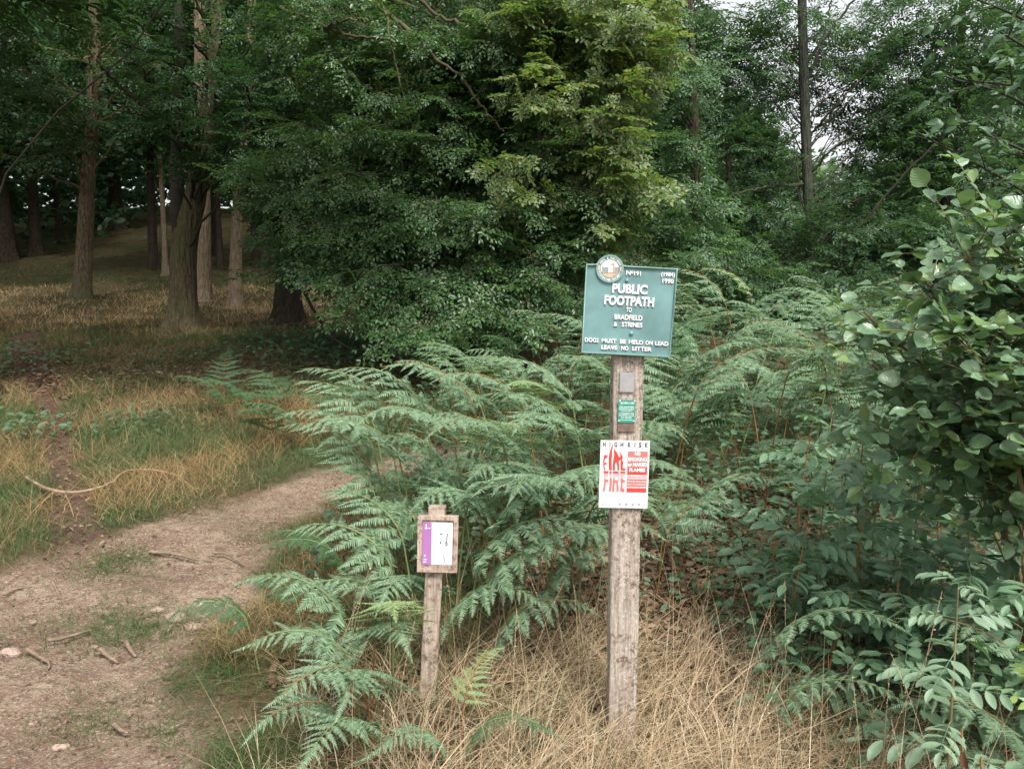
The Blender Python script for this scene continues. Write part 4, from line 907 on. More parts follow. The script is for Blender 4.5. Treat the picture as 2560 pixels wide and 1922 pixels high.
# low front plants beside the stake
singles = [(890, 2.8, .22, .34, 150, 2.0, .2, 'g', 'compact bracken with fronds drooping onto the path edge grass'), (950, 2.72, .22, .36, 260, 2.0, .21, 'g', 'compact bracken drooping straight forward beside the stake'), (930, 2.85, .34, .34, 300, 1.9, .2, 'g', 'compact bracken leaning toward the stake foot'), (870, 2.6, .14, .34, 220, 2.0, .19, 'g', 'compact low bracken nearest the dirt path'),
           (905, 2.75, .30, .38, 205, 1.9, .22, 'g', 'low bracken with bright fronds leaning toward the path, beside the notice stake'), (935, 2.62, .26, .40, 235, 1.9, .22, 'g', 'low bracken spilling forward below the notice stake'),
           (900, 2.95, .38, .40, 190, 1.7, .25, 'g', 'low bracken with flat fronds just behind the others beside the stake'), (985, 2.8, .42, .34, 280, 1.5, .2, 'y', 'pale yellowish bracken frond close to the stake'),
           (920, 2.5, .16, .36, 250, 2.0, .21, 'g', 'lowest bracken, touching the grass in front of the notice'),
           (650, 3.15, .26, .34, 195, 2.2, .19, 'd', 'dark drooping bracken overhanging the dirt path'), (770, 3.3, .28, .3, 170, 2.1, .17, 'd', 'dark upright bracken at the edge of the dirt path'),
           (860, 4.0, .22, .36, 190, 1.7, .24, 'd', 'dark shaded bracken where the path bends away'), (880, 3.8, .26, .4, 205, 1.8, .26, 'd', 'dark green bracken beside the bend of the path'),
           (1110, 2.5, .10, .26, 220, 1.9, .16, 'g', 'small bracken at the foot of the notice stake'), (1165, 2.46, .14, .28, 340, 1.8, .13, 'd', 'small dark bracken curling beside the straw grass'), (1150, 2.56, .2, .22, 60, 1.6, .11, 'y', 'small browning bracken with yellow fronds among straw grass'),
           (1400, 3.9, .35, .5, 20, 1.9, .36, 'g', 'bracken leaning low against the signpost'),
           (1640, 3.9, .35, .45, 20, 1.9, .30, 'g', 'bracken low over the leaf litter beside the signpost'), (1700, 4.3, .4, .5, 340, 1.8, .32, 'g', 'bracken above the leaf litter behind the signpost'),
           (1760, 4.5, .45, .5, 200, 1.8, .30, 'g', 'bracken with drooping fronds above bare leaf litter'), (1650, 4.35, .3, .4, 60, 1.5, .22, 'y', 'pale lime bracken fan beside the signpost'),
           (1890, 2.85, .30, .50, 325, 1.75, .20, 'g', 'pale curling bracken arching down toward the straw grass'), (1930, 2.65, .16, .42, 335, 1.9, .17, 'g', 'pale small bracken tucked under the curling one'),
           (2570, 2.3, .20, .42, 175, 1.8, .26, 'g', 'pale bracken reaching in at the lower corner'), (2620, 2.45, .32, .46, 165, 1.7, .28, 'g', 'pale bracken above the lower corner one'), (2560, 2.15, .10, .4, 150, 1.8, .24, 'g', 'lowest pale bracken in the lower corner'),
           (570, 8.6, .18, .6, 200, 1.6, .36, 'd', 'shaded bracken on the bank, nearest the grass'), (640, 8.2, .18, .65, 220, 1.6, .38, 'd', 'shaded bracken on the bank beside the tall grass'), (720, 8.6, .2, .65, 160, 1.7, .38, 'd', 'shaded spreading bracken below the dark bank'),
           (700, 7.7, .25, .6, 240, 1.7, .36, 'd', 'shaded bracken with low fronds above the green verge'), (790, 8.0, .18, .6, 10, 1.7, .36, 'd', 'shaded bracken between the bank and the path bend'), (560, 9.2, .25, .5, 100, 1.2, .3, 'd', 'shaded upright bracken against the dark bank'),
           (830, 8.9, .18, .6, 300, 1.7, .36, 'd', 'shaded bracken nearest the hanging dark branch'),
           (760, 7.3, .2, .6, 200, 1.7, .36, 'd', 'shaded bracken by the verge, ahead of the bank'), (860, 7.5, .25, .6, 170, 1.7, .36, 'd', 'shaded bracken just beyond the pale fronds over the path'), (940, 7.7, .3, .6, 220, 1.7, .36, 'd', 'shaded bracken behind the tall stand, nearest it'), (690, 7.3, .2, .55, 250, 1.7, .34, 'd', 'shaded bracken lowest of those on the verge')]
for n_, (px, y, H, Lb, hd_, en, p0, k, lab) in enumerate(singles):
    x = GY(px, y)[0]; fern(x, y, H, Lb, math.radians(hd_), lab, None, .12, en, k, 900 + n_, p0, 11)

# ------------------------------------------------------------------ saplings with pinnate leaves
def pinnate_mesh(name, seed, m_, pairs=4):
    r = np.random.default_rng(seed); g = Geo(); s = np.linspace(0, 1, 8); curl = r.uniform(.1, .35); bend = r.normal(0, .08)
    ax = lambda s: np.stack([s, bend * s * s, -curl * s ** 2], -1)
    g.add(*tube(ax(s), .009 * (1 - .6 * s), 4))
    for k in range(pairs + 1):
        t = .30 + .70 * k / pairs; p = ax(np.array([t]))[0]; tan = nrm(ax(np.array([t + .02]))[0] - p)
        for sg in ((1, -1) if k < pairs else (0,)):
            d = tan * (.55 if sg else 1) + np.array([0, sg * 1.0, r.normal(-.12, .12)]); nn_ = np.array([r.normal(0, .15), r.normal(0, .2), 1.])
            l_ = (.30 + .10 * math.sin(math.pi * t)) * r.uniform(.88, 1.1)
            g.stamp(LEAFLET[r.integers(0, 3)], frames(d[None], nn_[None]) * l_, p[None])
    me = g.mesh(name, True); me.materials.append(m_); return me
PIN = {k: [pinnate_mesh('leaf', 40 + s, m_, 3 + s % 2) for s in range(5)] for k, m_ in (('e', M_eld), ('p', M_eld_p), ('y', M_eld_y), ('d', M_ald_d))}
def sapling(x, y, H, label, group=None, kind='e', seed=0, nn=5, Lf=.2, lean=(0, 0), leafy=.3, z0=None, name='elder_sapling', cat='sapling', pitch=(.0, .5)):
    r = np.random.default_rng(seed); z = float(gz(x, y)) if z0 is None else z0
    T0 = thing(name, label, cat, (x, y, z), group, local=True)
    top = np.array([lean[0], lean[1], H]); mid = top * .5 + np.array([r.normal(0, .02), r.normal(0, .02), 0]); pts = curve([np.array([0, 0, -.02]), mid, top], 12)
    g = Geo(); g.add(*tube(pts, np.linspace(.006, .0025, 12), 6)); g.obj('stem', M_stem_b if r.random() < .5 else M_twig, T0, True)
    a = r.uniform(0, 3)
    for k in range(nn):
        t = leafy + (1 - leafy) * k / max(1, nn - 1); i = t * 11; q = min(10, int(i)); p = pts[q] + (pts[q + 1] - pts[q]) * (i - q); a += math.pi / 2 + r.normal(0, .25)
        for sg in (0, math.pi):
            aa = a + sg + r.normal(0, .15); pi_ = r.uniform(*pitch) * (1 + .8 * t) ; d = np.array([math.cos(aa) * math.cos(pi_), math.sin(aa) * math.cos(pi_), math.sin(pi_)])
            M = frames(d[None], np.array([[r.normal(0, .1), -.25 + r.normal(0, .1), 1.]]))[0] * Lf * r.uniform(.8, 1.15) * (1.1 - .55 * t)
            o = bpy.data.objects.new('leaf', PIN[kind][r.integers(0, 5)]); COL.objects.link(o); o.parent = T0
            o.matrix_local = Matrix([[*M[0], p[0]], [*M[1], p[1]], [*M[2], p[2]], [0, 0, 0, 1]])
    return T0
b0 = GY(2362, 2.15)
sapling(b0[0], 2.15, .80, 'upright sapling with pale paired leaflets on a reddish stem in front of the bushes', None, 'p', 5, 6, .215, (-.02, 0), .38, name='elder_sapling', pitch=(.0, .25))
spec = [(1930, 3.5, .60, 'e', .2), (1960, 3.2, .68, 'e', .22), (2040, 3.5, .80, 'e', .24), (2050, 2.9, .48, 'e', .2), (2110, 3.2, .75, 'e', .24),
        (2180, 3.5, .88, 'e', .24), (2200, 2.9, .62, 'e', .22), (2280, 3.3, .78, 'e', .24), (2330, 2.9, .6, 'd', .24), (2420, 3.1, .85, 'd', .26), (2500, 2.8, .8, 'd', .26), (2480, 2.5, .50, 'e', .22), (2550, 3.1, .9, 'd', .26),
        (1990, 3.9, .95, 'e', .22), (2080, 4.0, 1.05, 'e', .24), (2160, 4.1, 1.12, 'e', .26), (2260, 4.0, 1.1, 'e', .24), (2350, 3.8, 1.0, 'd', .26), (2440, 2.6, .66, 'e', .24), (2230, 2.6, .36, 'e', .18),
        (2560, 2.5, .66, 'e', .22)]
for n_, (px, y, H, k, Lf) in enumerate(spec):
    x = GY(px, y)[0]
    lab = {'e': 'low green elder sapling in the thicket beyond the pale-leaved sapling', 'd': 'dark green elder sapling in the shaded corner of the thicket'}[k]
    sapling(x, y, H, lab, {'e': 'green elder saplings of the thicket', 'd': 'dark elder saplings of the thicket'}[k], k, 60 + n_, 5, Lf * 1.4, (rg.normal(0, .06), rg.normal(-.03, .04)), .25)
x = GY(2085, 5.0)[0]; sapling(x, 5.0, 1.28, 'ash sapling with narrow paired leaflets rising above the bracken', None, 'e', 91, 6, .20, (-.03, 0), .35, name='ash_sapling')
x = GY(2170, 3.4)[0]; sapling(x, 3.4, 1.12, 'tall elder sapling hanging pale broad leaflets before the bracken', None, 'p', 92, 4, .26, (-.12, -.1), .7, pitch=(-.5, .1))
x = GY(2600, 2.1)[0]; sapling(x, 2.1, .62, 'lime green elder sapling reaching in at the edge', None, 'y', 93, 3, .2, (-.06, 0), .7)

# ------------------------------------------------------------------ alder bush with round leaves
def leafy_shrub(name, cat, label, stems, leafm, tpls, ls, twm, seed, side=5, leaves=7, wood=.011):
    r = np.random.default_rng(seed); T0 = thing(name, label, cat, stems[0][0]); gt = Geo(); gl = Geo()
    def leaf(p, t, sg, sc=1):
        sd_ = nrm(np.cross(t, np.array([0, 0, 1.]))); d = t * .6 + sd_ * sg * .9 + r.normal(0, .3, 3) + np.array([0, 0, .05])
        nn_ = np.array([r.normal(0, .6), r.normal(-.4, .6), 1.]); pet = nrm(d) * ls * .2
        gt.add(*tube([p, p + pet], [.0012, .0008], 3)); gl.stamp(tpls[r.integers(0, len(tpls))], frames(d[None], nn_[None]) * ls * sc * r.uniform(.5, 1.2), (p + pet)[None])
    for st in stems:
        c = curve(st, 16); gt.add(*tube(c, np.linspace(wood, wood * .3, 16), 6)); n_ = side
        for k in range(n_):
            u = .35 + .65 * (k + r.random() * .8) / n_; i = min(14, int(u * 15)); p = c[i]; t = nrm(c[i + 1] - c[i]); sd_ = nrm(np.cross(t, np.array([0, 0, 1.])) + r.normal(0, .4, 3))
            d = nrm(t * .6 + sd_ * (1 if k % 2 else -1) * .8 + np.array([0, -.25, r.normal(.05, .25)])); ln = r.uniform(.14, .32)
            tw = p + d * ln * np.linspace(0, 1, 6)[:, None] + np.array([0, 0, -.12 * ln]) * (np.linspace(0, 1, 6)[:, None]) ** 2; gt.add(*tube(tw, np.linspace(.003, .001, 6), 4))
            for q in range(leaves):
                v = (q + .6) / leaves; j = min(4, int(v * 5)); leaf(tw[j] + (tw[j + 1] - tw[j]) * (v * 5 - j), d, 1 if q % 2 else -1)
            leaf(tw[-1], d, 0, .9)
    gt.obj('branches', twm, T0, True); gl.obj('foliage', leafm, T0, True); return T0
ab = GY(2640, 2.75)
def S(*a): return [ab + np.array([rg.normal(0, .05), rg.normal(0, .05), 0])] + [P(*q) for q in a]
leafy_shrub('alder_bush', 'bush', 'alder bush with broad round glossy leaves above the sapling thicket',
            [S((2540, 1300, 2.7), (2420, 900, 2.65), (2300, 680, 2.6)), S((2560, 1200, 2.6), (2520, 850, 2.5), (2400, 600, 2.45)), S((2600, 1100, 2.6), (2560, 800, 2.5), (2500, 540, 2.4)),
             S((2500, 1300, 2.8), (2380, 1000, 2.75), (2160, 780, 2.7)), S((2520, 1350, 2.8), (2380, 1080, 2.7), (2180, 900, 2.65)), S((2560, 1250, 2.5), (2500, 1000, 2.4), (2380, 800, 2.35)),
             S((2560, 1300, 2.7), (2450, 1130, 2.6), (2280, 1010, 2.55)), S((2600, 1200, 2.6), (2550, 1000, 2.45), (2500, 800, 2.4)), S((2580, 1300, 2.7), (2530, 1150, 2.5), (2420, 1020, 2.4)), S((2620, 1000, 2.6), (2600, 760, 2.5), (2560, 620, 2.4)),
             S((2450, 1250, 3.1), (2350, 1050, 3.1), (2240, 860, 3.1)), S((2480, 1250, 2.9), (2400, 950, 2.9), (2330, 760, 2.85)), S((2500, 1300, 2.9), (2400, 1150, 2.8), (2200, 1080, 2.8)), S((2600, 1250, 2.7), (2560, 1150, 2.6), (2480, 1120, 2.55))],
            M_alder, ROUND + OVATE[:2], .064, M_twig, 5, 24, 9)
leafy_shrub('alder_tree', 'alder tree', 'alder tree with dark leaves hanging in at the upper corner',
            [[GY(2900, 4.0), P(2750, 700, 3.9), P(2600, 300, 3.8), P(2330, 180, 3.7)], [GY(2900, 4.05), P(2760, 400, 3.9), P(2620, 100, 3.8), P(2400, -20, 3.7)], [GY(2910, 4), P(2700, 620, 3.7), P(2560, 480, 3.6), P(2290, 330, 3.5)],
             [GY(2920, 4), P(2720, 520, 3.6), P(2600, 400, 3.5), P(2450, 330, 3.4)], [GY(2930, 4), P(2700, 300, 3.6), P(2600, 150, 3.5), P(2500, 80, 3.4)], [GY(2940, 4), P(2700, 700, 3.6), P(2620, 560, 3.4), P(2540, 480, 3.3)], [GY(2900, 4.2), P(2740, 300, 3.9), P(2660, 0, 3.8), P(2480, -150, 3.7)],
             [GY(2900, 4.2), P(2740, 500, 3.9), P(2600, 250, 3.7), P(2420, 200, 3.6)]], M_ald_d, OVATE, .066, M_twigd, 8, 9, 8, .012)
q = P(2560, 520, 2.9)
sapling(q[0] + .15, 2.9, 1.95, 'tall elder stem with drooping broad leaflets at the edge above the alder bush', None, 'e', 97, 5, .34, (-.12, -.05), .62, pitch=(-.2, .3))

# ------------------------------------------------------------------ grass, litter, ground cover
def blades(g, x, y, L_, w, rng, lean=.35, bend=.5, head=None, seg=3, z=None):
    n = len(x); a = rng.uniform(0, 2 * np.pi, n) if head is None else head; z = gz(x, y) - .01 if z is None else z
    ma, mb = pathmask(x, y); z = z - .03 * np.maximum(ma, mb)
    P0 = np.stack([x, y, z], -1); H_ = np.stack([np.cos(a), np.sin(a), 0 * a], -1); fa = rng.uniform(0, np.pi, n); Sd = np.stack([np.cos(fa), np.sin(fa), 0 * fa], -1)
    le = np.abs(rng.normal(lean, lean * .6, n)); be = np.abs(rng.normal(bend, bend * .5, n)); rings = []
    for k in range(seg + 1):
        s = k / seg; hx = L_ * (le * s + be * s * s) * .8; vz = L_ * s * np.clip(1 - .35 * be * s - .25 * le, .12, 1); c = P0 + H_ * hx[:, None]; c[:, 2] += vz
        ww = (w * (1 - s) ** .6 * .5 + 1e-4)[:, None]; rings.append(c - Sd * ww); rings.append(c + Sd * ww)
    V = np.stack(rings, 1); o = (np.arange(n) * (2 * (seg + 1)))[:, None]
    F = np.concatenate([o + np.array([[2 * k, 2 * k + 1, 2 * k + 3, 2 * k + 2]]) for k in range(seg)]); g.add(V.reshape(-1, 3), F)
def wedge(n, y0, y1, rng, p=1.0, m=1.5):
    y = y0 + (y1 - y0) * rng.random(n) ** p; x = rng.uniform(-1, 1, n) * (.66 * y + m); return x, y
def pn(x, y, s=1.0, o=0): return np.sin(s * (1.7 * x + .8 * y) + o) * np.sin(s * (1.3 * y - .9 * x) + 2 * o) + .5 * np.sin(s * (3.9 * x - 2.1 * y) + 3 * o)
rng = np.random.default_rng(77)
gd, gg, gc, gs = Geo(), Geo(), Geo(), Geo()
def notpath(x, y, keep=.03):
    a, b_ = pathmask(x, y); m = np.maximum(a, b_ * .9); return rng.random(len(x)) > m * (1 + keep) - keep
# straw grass in front
x, y = wedge(26000, 1.7, 4.6, rng, .9, .6); ok = (notpath(x, y)) & (sdist(x, y, PATH) > 0) & (x > -.9)
lit = (x > .5) & (y > 3.05) & (x < 2.0); ok &= ~lit | (rng.random(len(x)) < .18)
ok &= ~((x < .5) & (y > 3.5)) | (rng.random(len(x)) < .4); ok &= rng.random(len(x)) < .80 + .3 * pn(x, y, 2.2)
x, y = x[ok], y[ok]; green = rng.random(len(x)) < np.clip(np.where(x > .9, .1 + .5 * (x - .9), .36 - .75 * (x + .35)) + .2 * (pn(x, y, 3.1) > .6), .15, .65)
for mm_, g_ in ((~green, gd), (green, gg)):
    n = mm_.sum(); blades(g_, x[mm_], y[mm_], rng.uniform(.08, .27, n) * (1 if g_ is gd else .8), rng.uniform(.0016, .0042, n), rng, .6, .8)
# tangled fallen straw
n = 5500; x, y = wedge(n, 1.8, 3.3, rng, 1, .4); ok = (x > -.35) & (sdist(x, y, PATH) > .05); x, y = x[ok], y[ok]
blades(gd, x, y, rng.uniform(.18, .45, len(x)), rng.uniform(.0018, .0042, len(x)), rng, 1.0, 1.0, rng.normal(.2, .9, len(x)), z=gz(x, y) + rng.uniform(0, .05, len(x)))
# tall stalks with seed heads
n = 420; x, y = wedge(n, 2.0, 3.9, rng, 1, .3); ok = (x > -.75) & (sdist(x, y, PATH) > .08); x, y = x[ok], y[ok]; n = len(x); L_ = rng.uniform(.35, .72, n); hd = rng.uniform(0, 6.28, n)
blades(gd, x, y, L_, np.full(n, .0024), rng, .15, .22, hd)
# upright clumps, some with seed heads
for _ in range(150):
    y0 = rng.uniform(1.9, 3.6); x0 = rng.uniform(-.66 * y0, .66 * y0)
    if x0 < -.8 or sdist(np.array([x0]), np.array([y0]), PATH)[0] < .08: continue
    n = int(rng.integers(18, 60)); x = x0 + rng.normal(0, .022, n); y = y0 + rng.normal(0, .022, n); g_ = gg if rng.random() < (.22 if x0 < .9 else .45) else gd
    blades(g_, x, y, rng.uniform(.12, .36, n), rng.uniform(.0016, .0036, n), rng, .28, .7)
for _ in range(70):
    y0 = rng.uniform(1.95, 3.5); x0 = rng.uniform(-.6 * y0, .62 * y0)
    if x0 < -.7 or sdist(np.array([x0]), np.array([y0]), PATH)[0] < .08: continue
    h_ = rng.uniform(.35, .7); a = rng.uniform(0, 6.28); s_ = np.linspace(0, 1, 8); le = rng.uniform(.05, .3); b3 = np.array([x0, y0, float(gz(x0, y0))])
    c = b3 + np.stack([np.cos(a) * le * h_ * s_ ** 2, np.sin(a) * le * h_ * s_ ** 2, h_ * s_], -1); gd.add(*tube(c, np.linspace(.0014, .0007, 8), 3))
    for k in range(22):
        u = .80 + .2 * k / 22; p = c[-3] + (c[-1] - c[-3]) * (k / 22); d = (c[-1] - c[-3]) * .5 / h_ * 2 + rng.normal(0, .25, 3); gd.stamp(KITE, frames(d[None], rng.normal(0, 1, (1, 3))) * rng.uniform(.004, .009), p[None])
# meadow between the paths and the wood
x, y = wedge(150000, 3.2, 13.5, rng, 1.2, 1.5); ok = notpath(x, y, 0) & (x < leftb(y) + .5) & (rng.random(len(x)) < 1 - .75 * np.exp(-((y - 10.9) / 1.1) ** 2)); x, y = x[ok], y[ok]
dry = pn(x, y, 1.15, 1.3) + rng.normal(0, .45, len(x)) > .05; d = 1 + y * .12
hgt = .75 + .75 * np.clip(sdist(x, y, PATH) / .8, 0, 1)
for mm_, g_ in ((dry, gc), (~dry, gg)):
    n = mm_.sum(); blades(g_, x[mm_], y[mm_], rng.uniform(.07, .24, n) * hgt[mm_], rng.uniform(.0022, .0042, n) * d[mm_] * .62, rng, .5, .7)
# wood floor
x, y = wedge(90000, 13, 46, rng, 1.5, 1.0); ok = (x < 3) & notpath(x, y, 0) & (rng.random(len(x)) < np.interp(y, [22, 27], [1, .25])); x, y = x[ok], y[ok]
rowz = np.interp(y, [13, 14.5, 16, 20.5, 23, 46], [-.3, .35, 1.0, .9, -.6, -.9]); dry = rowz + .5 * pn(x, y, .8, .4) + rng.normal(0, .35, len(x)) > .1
gold = dry & (y > 15.2) & (y < 22)  # strip under the sky gap, its light put into the grass colour
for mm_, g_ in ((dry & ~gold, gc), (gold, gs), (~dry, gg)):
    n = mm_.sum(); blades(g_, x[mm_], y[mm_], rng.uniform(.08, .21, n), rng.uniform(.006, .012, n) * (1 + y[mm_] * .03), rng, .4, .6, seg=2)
# tufts of green in the bare path and along the verges
for px, py, r_, n in ((300, 1390, .10, 500), (230, 1450, .16, 600), (330, 1500, .09, 350), (250, 1560, .2, 700), (390, 1560, .13, 500), (330, 1540, .12, 400), (200, 1800, .08, 260), (235, 1735, .08, 220), (640, 1325, .12, 500), (720, 1322, .14, 600), (560, 1700, .14, 700),
                      (520, 1660, .1, 400), (480, 1675, .1, 350), (600, 1880, .13, 600), (650, 1900, .1, 400), (430, 1810, .05, 100), (120, 1330, .3, 900), (100, 1060, .3, 500), (620, 1180, .25, 900), (700, 1150, .3, 1000), (820, 1130, .25, 600), (380, 1270, .25, 900), (470, 1230, .25, 900)):
    c = G(px, py); x = c[0] + rng.normal(0, r_, n) * 1.2; y = c[1] + rng.normal(0, r_, n); blades(gg, x, y, rng.uniform(.03, .11, n), rng.uniform(.002, .004, n), rng, .7, .8)
tag(gd.obj('dry_grass', M_dry), 'straw coloured dry grass around the posts', 'grass', kind='stuff')
tag(gc.obj('ochre_grass', M_och), 'ochre grass beside the paths and under the trees', 'grass', kind='stuff')
tag(gg.obj('green_grass', M_grn), 'green grass along the path edges and in tufts', 'grass', kind='stuff')
tag(gs.obj('golden_grass_lit', M_gold_lit), 'golden dry grass in a strip among the trunks, coloured paler as if lit', 'grass', kind='stuff')
# leaf litter
gl = Geo()
def litter(x, y, s):
    n = len(x); a = rng.uniform(0, 2 * np.pi, n); ma, mb = pathmask(x, y); D = np.stack([np.cos(a), np.sin(a), rng.normal(0, .25, n)], -1); Nn = np.stack([rng.normal(0, .45, n), rng.normal(0, .45, n), np.ones(n)], -1)
    gl.stamp(LEAF6, frames(D, Nn) * s[:, None, None], np.stack([x, y, gz(x, y) - .03 * np.maximum(ma, mb) + rng.uniform(.004, .03, n)], -1))
x = rng.uniform(.3, 2.6, 9000); y = rng.uniform(2.9, 6.2, 9000); litter(x, y, rng.uniform(.025, .065, 9000))
x, y = wedge(6000, 3.2, 9, rng, 1, 1); a, b_ = pathmask(x, y); ok = (b_ > .2) | (rng.random(len(x)) < .10); litter(x[ok], y[ok], rng.uniform(.02, .05, ok.sum()))
x, y = wedge(9000, 2, 7.5, rng, 1, 1); a, b_ = pathmask(x, y); ok = (a > .2); litter(x[ok], y[ok], rng.uniform(.004, .026, ok.sum()) )
x, y = wedge(5000, 8, 30, rng, 1.3, 1); litter(x, y, rng.uniform(.04, .10, 5000))
x = rng.uniform(-7.5, 0, 7000); y = rng.normal(10.9, .9, 7000); litter(x, y, rng.uniform(.03, .08, 7000))
x = rng.uniform(-1.0, .5, 3500); y = rng.uniform(3.0, 4.6, 3500); litter(x, y, rng.uniform(.02, .06, 3500))
tag(gl.obj('leaf_litter', M_lit), 'brown fallen leaves on the ground around the posts and along the narrow path', 'leaf litter', kind='stuff')
# low leafy ground cover
gl = Geo()
def cover(x, y, s, h):
    n = len(x); a = rng.uniform(0, 2 * np.pi, n); D = np.stack([np.cos(a), np.sin(a), rng.normal(-.1, .3, n)], -1); Nn = np.stack([rng.normal(0, .4, n), rng.normal(-.3, .4, n), np.ones(n)], -1)
    gl.stamp(LEAF6, frames(D, Nn) * s[:, None, None], np.stack([x, y, gz(x, y) + rng.random(n) * h], -1))
def tn(n, s_): return np.clip(rng.normal(0, s_, n), -1.5 * s_, 1.5 * s_)
for px, y0, sx, sy, n, s, h in ((790, 12.4, .7, .8, 1500, .10, .35), (900, 11.6, .6, .6, 900, .09, .3), (330, 8.2, .28, .3, 160, .08, .15), (30, 7.6, .28, .25, 180, .09, .22), (460, 12.0, .5, .3, 260, .08, .2), (30, 11.5, .6, .7, 350, .09, .25),
                                (2180, 3.1, .5, .35, 900, .055, .35), (2040, 3.6, .35, .35, 500, .055, .35), (2400, 2.9, .4, .35, 900, .06, .45), (760, 2.75, .06, .06, 25, .06, .14), (1460, 3.6, .2, .2, 120, .05, .3),
                                (2300, 3.8, .7, .5, 1500, .06, .8), (2050, 4.3, .6, .4, 1000, .055, .6),
                                (1750, 15, 2.2, 1.5, 3200, .13, .9), (2200, 13, 2.5, 2.0, 3500, .13, .8), (1350, 15, 1.5, 1.2, 1600, .13, .8), (1700, 8.5, 1.3, 1.6, 3500, .08, .35), (2100, 8.0, 1.3, 1.8, 3500, .08, .4), (1150, 8, .7, 1.8, 2500, .08, .3), (1100, 5.2, .4, .8, 1500, .06, .3)):
    c = GY(px, y0); x = c[0] + tn(n, sx); y = c[1] + tn(n, sy); ok = (sdist(x, y, PATH) > .12) & ~((y < 3.6) & (x < .9) & (x > -.9)); x, y = x[ok], y[ok]; cover(x, y, rng.uniform(.5, 1.1, len(x)) * s, h)
tag(gl.obj('ground_cover', M_cover), 'low leafy undergrowth among the saplings and on the shaded bank', 'undergrowth', kind='stuff')

# ------------------------------------------------------------------ sticks, roots, stones
def stick(px_pts, r0, r1, label, m_=M_stick, name='fallen_branch', cat='branch', lift=.02, k=7, seed=0, zs=None):
    pts = [G(a, b_) + np.array([0, 0, lift]) for a, b_ in px_pts]
    if zs: pts = [p + np.array([0, 0, z]) for p, z in zip(pts, zs)]
    c = curve(pts, 30); r = np.random.default_rng(seed); c[1:-1] += r.normal(0, r0 * .12, (28, 3)); g = Geo(); rr = np.linspace(r0, r1, 30); rr[-1] *= .3; rr[0] *= .5
    g.add(*tube(c, rr, k, rough=.06)); o = g.obj(name, m_, None, True); return tag(o, label, cat)
stick([(60, 1205), (100, 1228), (150, 1243), (220, 1240), (280, 1222), (315, 1200), (380, 1196), (460, 1206)], .014, .005, 'long pale curved fallen branch lying across the narrow path', zs=[.03, .03, .02, .02, .03, .05, .05, .03])
for n_, (pts, r0, lab) in enumerate((([(120, 1600), (165, 1592), (230, 1572)], .010, 'dark root lying across the dirt path'), ([(65, 1620), (100, 1640), (122, 1655), (122, 1670)], .010, 'bent dark root on the bare dirt, near the picture edge'),
                                    ([(130, 1450), (140, 1470), (152, 1495)], .010, 'short grey stick on the dirt path, standing out from a grass tuft'), ([(530, 1378), (570, 1385), (612, 1412)], .009, 'dark root ending near the bracken over the path'), ([(640, 1298), (680, 1302), (712, 1300)], .006, 'thin twig across the path by the shaded bracken'),
                                    ([(250, 1620), (275, 1640), (295, 1655)], .011, 'short stout root breaking the dirt path'), ([(370, 1377), (430, 1382), (500, 1398)], .012, 'pale root crossing the path near the grass tufts'), ([(10, 1485), (40, 1470), (80, 1465)], .008, 'curved dark twig near the edge of the bare dirt'),
                                    ([(285, 1805), (300, 1820), (320, 1832)], .010, 'small dark stick near the bottom of the dirt path'), ([(315, 1600), (325, 1620), (340, 1640)], .013, 'pale stub of root beside the dark root'))):
    stick(pts, r0, r0 * .5, lab, M_root, 'root' if 'root' in lab else 'twig', 'root' if 'root' in lab else 'twig', -.005, 6, n_)
stick([(1745, 1735), (1800, 1790), (1850, 1850), (1885, 1890)], .009, .005, 'dark fallen stick in the straw grass beyond the signpost', M_twigd, lift=.05)
for n_, (a, lab) in enumerate((([(1640, 1500), (1720, 1560), (1830, 1600)], 'long dead bracken stalk lying on the leaf litter'), ([(1600, 1480), (1690, 1540), (1800, 1590)], 'dead bracken stalk lying beside the longer one on the litter'), ([(1640, 1620), (1720, 1540), (1800, 1440)], 'dead bracken stalk slanting up across the leaf litter'), ([(1690, 1600), (1700, 1540), (1720, 1500)], 'short curved dead stalk on the leaf litter'))):
    stick(a, .004, .002, lab, M_stick, 'dead_stalk', 'stalk', .03, 5, n_)
# a tall dead dock stalk with curled brown leaves
r = np.random.default_rng(4); b0 = GY(2385, 2.05); T0 = thing('dock_plant', 'dead brown dock stalk with curled rusty leaves in the straw grass', 'dead plant', b0)
M_dock = leafmat('dead_dock_leaf', [(.14, .06, .035), (.22, .11, .07)], .8, .2, .1); g = Geo(); gq = Geo()
for k in range(2):
    pts = curve([b0 + np.array([k * .04, 0, 0]), b0 + np.array([.01 + k * .05, 0, .2]), b0 + np.array([-.01 + k * .06, 0, .42 - .08 * k])], 16); g.add(*tube(pts, np.linspace(.006, .003, 16), 5))
    for i in range(2, 15):
        d = np.array([r.normal(0, .5), r.normal(0, .5), r.normal(-.8, .3)]); gq.stamp(OVATE[i % 4], frames(d[None], r.normal(0, 1, (1, 3))) * r.uniform(.03, .065), pts[i][None])
g.obj('stem', M_stem_b, T0, True); gq.obj('leaves', M_dock, T0)
g = Geo(); rq = np.random.default_rng(12)
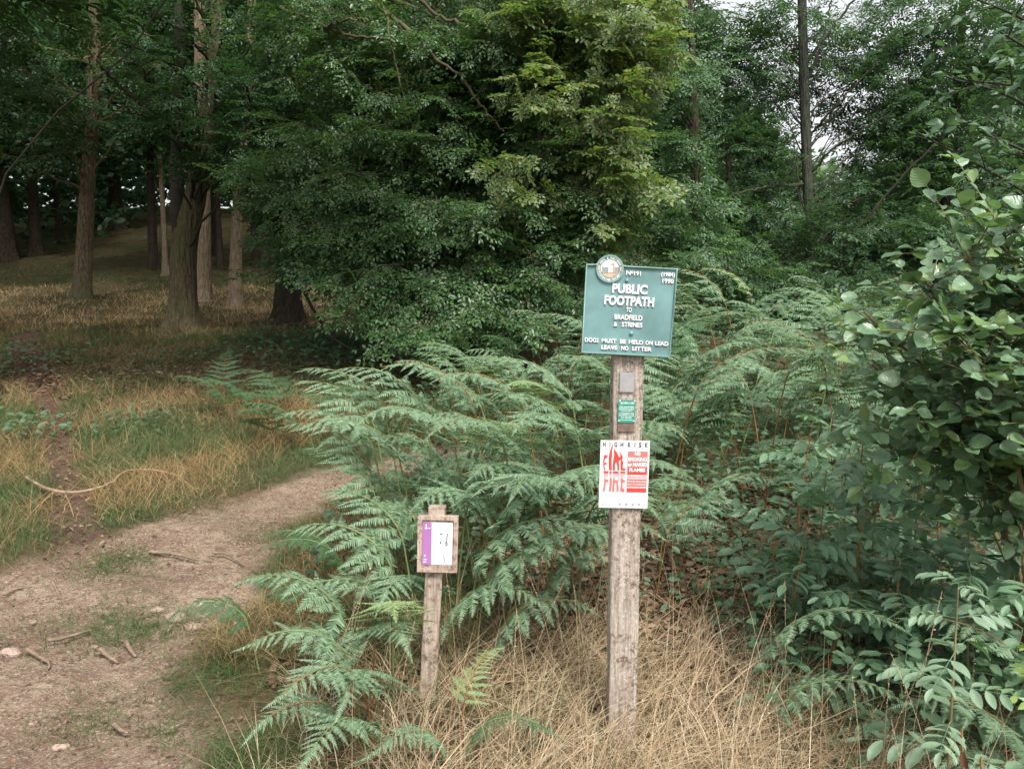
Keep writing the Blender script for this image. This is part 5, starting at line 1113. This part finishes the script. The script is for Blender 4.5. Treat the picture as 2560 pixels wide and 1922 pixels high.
for _ in range(1500):
    x, y = rq.uniform(-3.4, 2.2), rq.uniform(2.0, 7.5)
    if abs(x) > .66 * y + .4: continue
    pm = pathmask(np.array([x]), np.array([y])); z = float(gz(x, y)) - .03 * float(max(pm[0][0], pm[1][0])) + .004; a = rq.uniform(0, 6.28); l = rq.uniform(.02, .10) if rq.random() < .85 else rq.uniform(.1, .22)
    d = np.array([math.cos(a), math.sin(a), 0]) * l; q = np.array([-d[1], d[0], 0]) * rq.normal(0, .15)
    g.add(*tube([[x, y, z], np.array([x, y, z]) + d * .5 + q, np.array([x, y, z + .003]) + d], [.0016, .0014, .0006], 3))
tag(g.obj('twig_litter', plain('twig_litter_wood', (.16, .11, .08), .85, .2, .5, 4)), 'scattered twigs and bits of bark on the path and litter', 'twig litter', kind='stuff')
# stones
for n_, (px, py, s, lab) in enumerate(((22, 1445, .035, 'pale rounded stone where the dirt meets the grass'), (66, 1795, .028, 'grey oval stone on the dirt near the picture edge'), (395, 1512, .045, 'flat stone embedded in the path by a tuft'), (440, 1530, .06, 'broad flat stone in the middle of the path'), (485, 1555, .05, 'flat tilted stone under the dark drooping bracken'),
                                    (370, 1640, .02, 'small stone beside the pale root stub'), (528, 1855, .018, 'small pale stone at the edge of the straw grass'), (150, 1850, .03, 'white flat chip of stone on the dirt'), (500, 1500, .04, 'half buried stone on the rim of the path'), (25, 1615, .05, 'broad stone at the picture edge beside the bent root'))):
    r = np.random.default_rng(n_); c = G(px, py); n1, n2 = 12, 7; V = []
    for i in range(n2):
        ph = -math.pi / 2 + math.pi * i / (n2 - 1)
        for j in range(n1):
            a = j / n1 * 2 * math.pi; q = 1 + .13 * math.sin(2 * a + n_) + .1 * math.sin(3 * a + ph * 2 + n_) + r.normal(0, .03); V.append((math.cos(ph) * math.cos(a) * s * q, math.cos(ph) * math.sin(a) * s * q * .75, math.sin(ph) * s * .42 * q))
    i = np.arange(n2 - 1)[:, None]; j = np.arange(n1)[None]; j2 = (j + 1) % n1; g = Geo()
    g.add(np.array(V) + c + np.array([0, 0, -.032]), np.stack([i * n1 + j, i * n1 + j2, (i + 1) * n1 + j2, (i + 1) * n1 + j], -1).reshape(-1, 4)); tag(g.obj('stone', M_stone, None, True), lab, 'stone')
for o in bpy.data.objects:
    if '_loc' in o: del o['_loc']
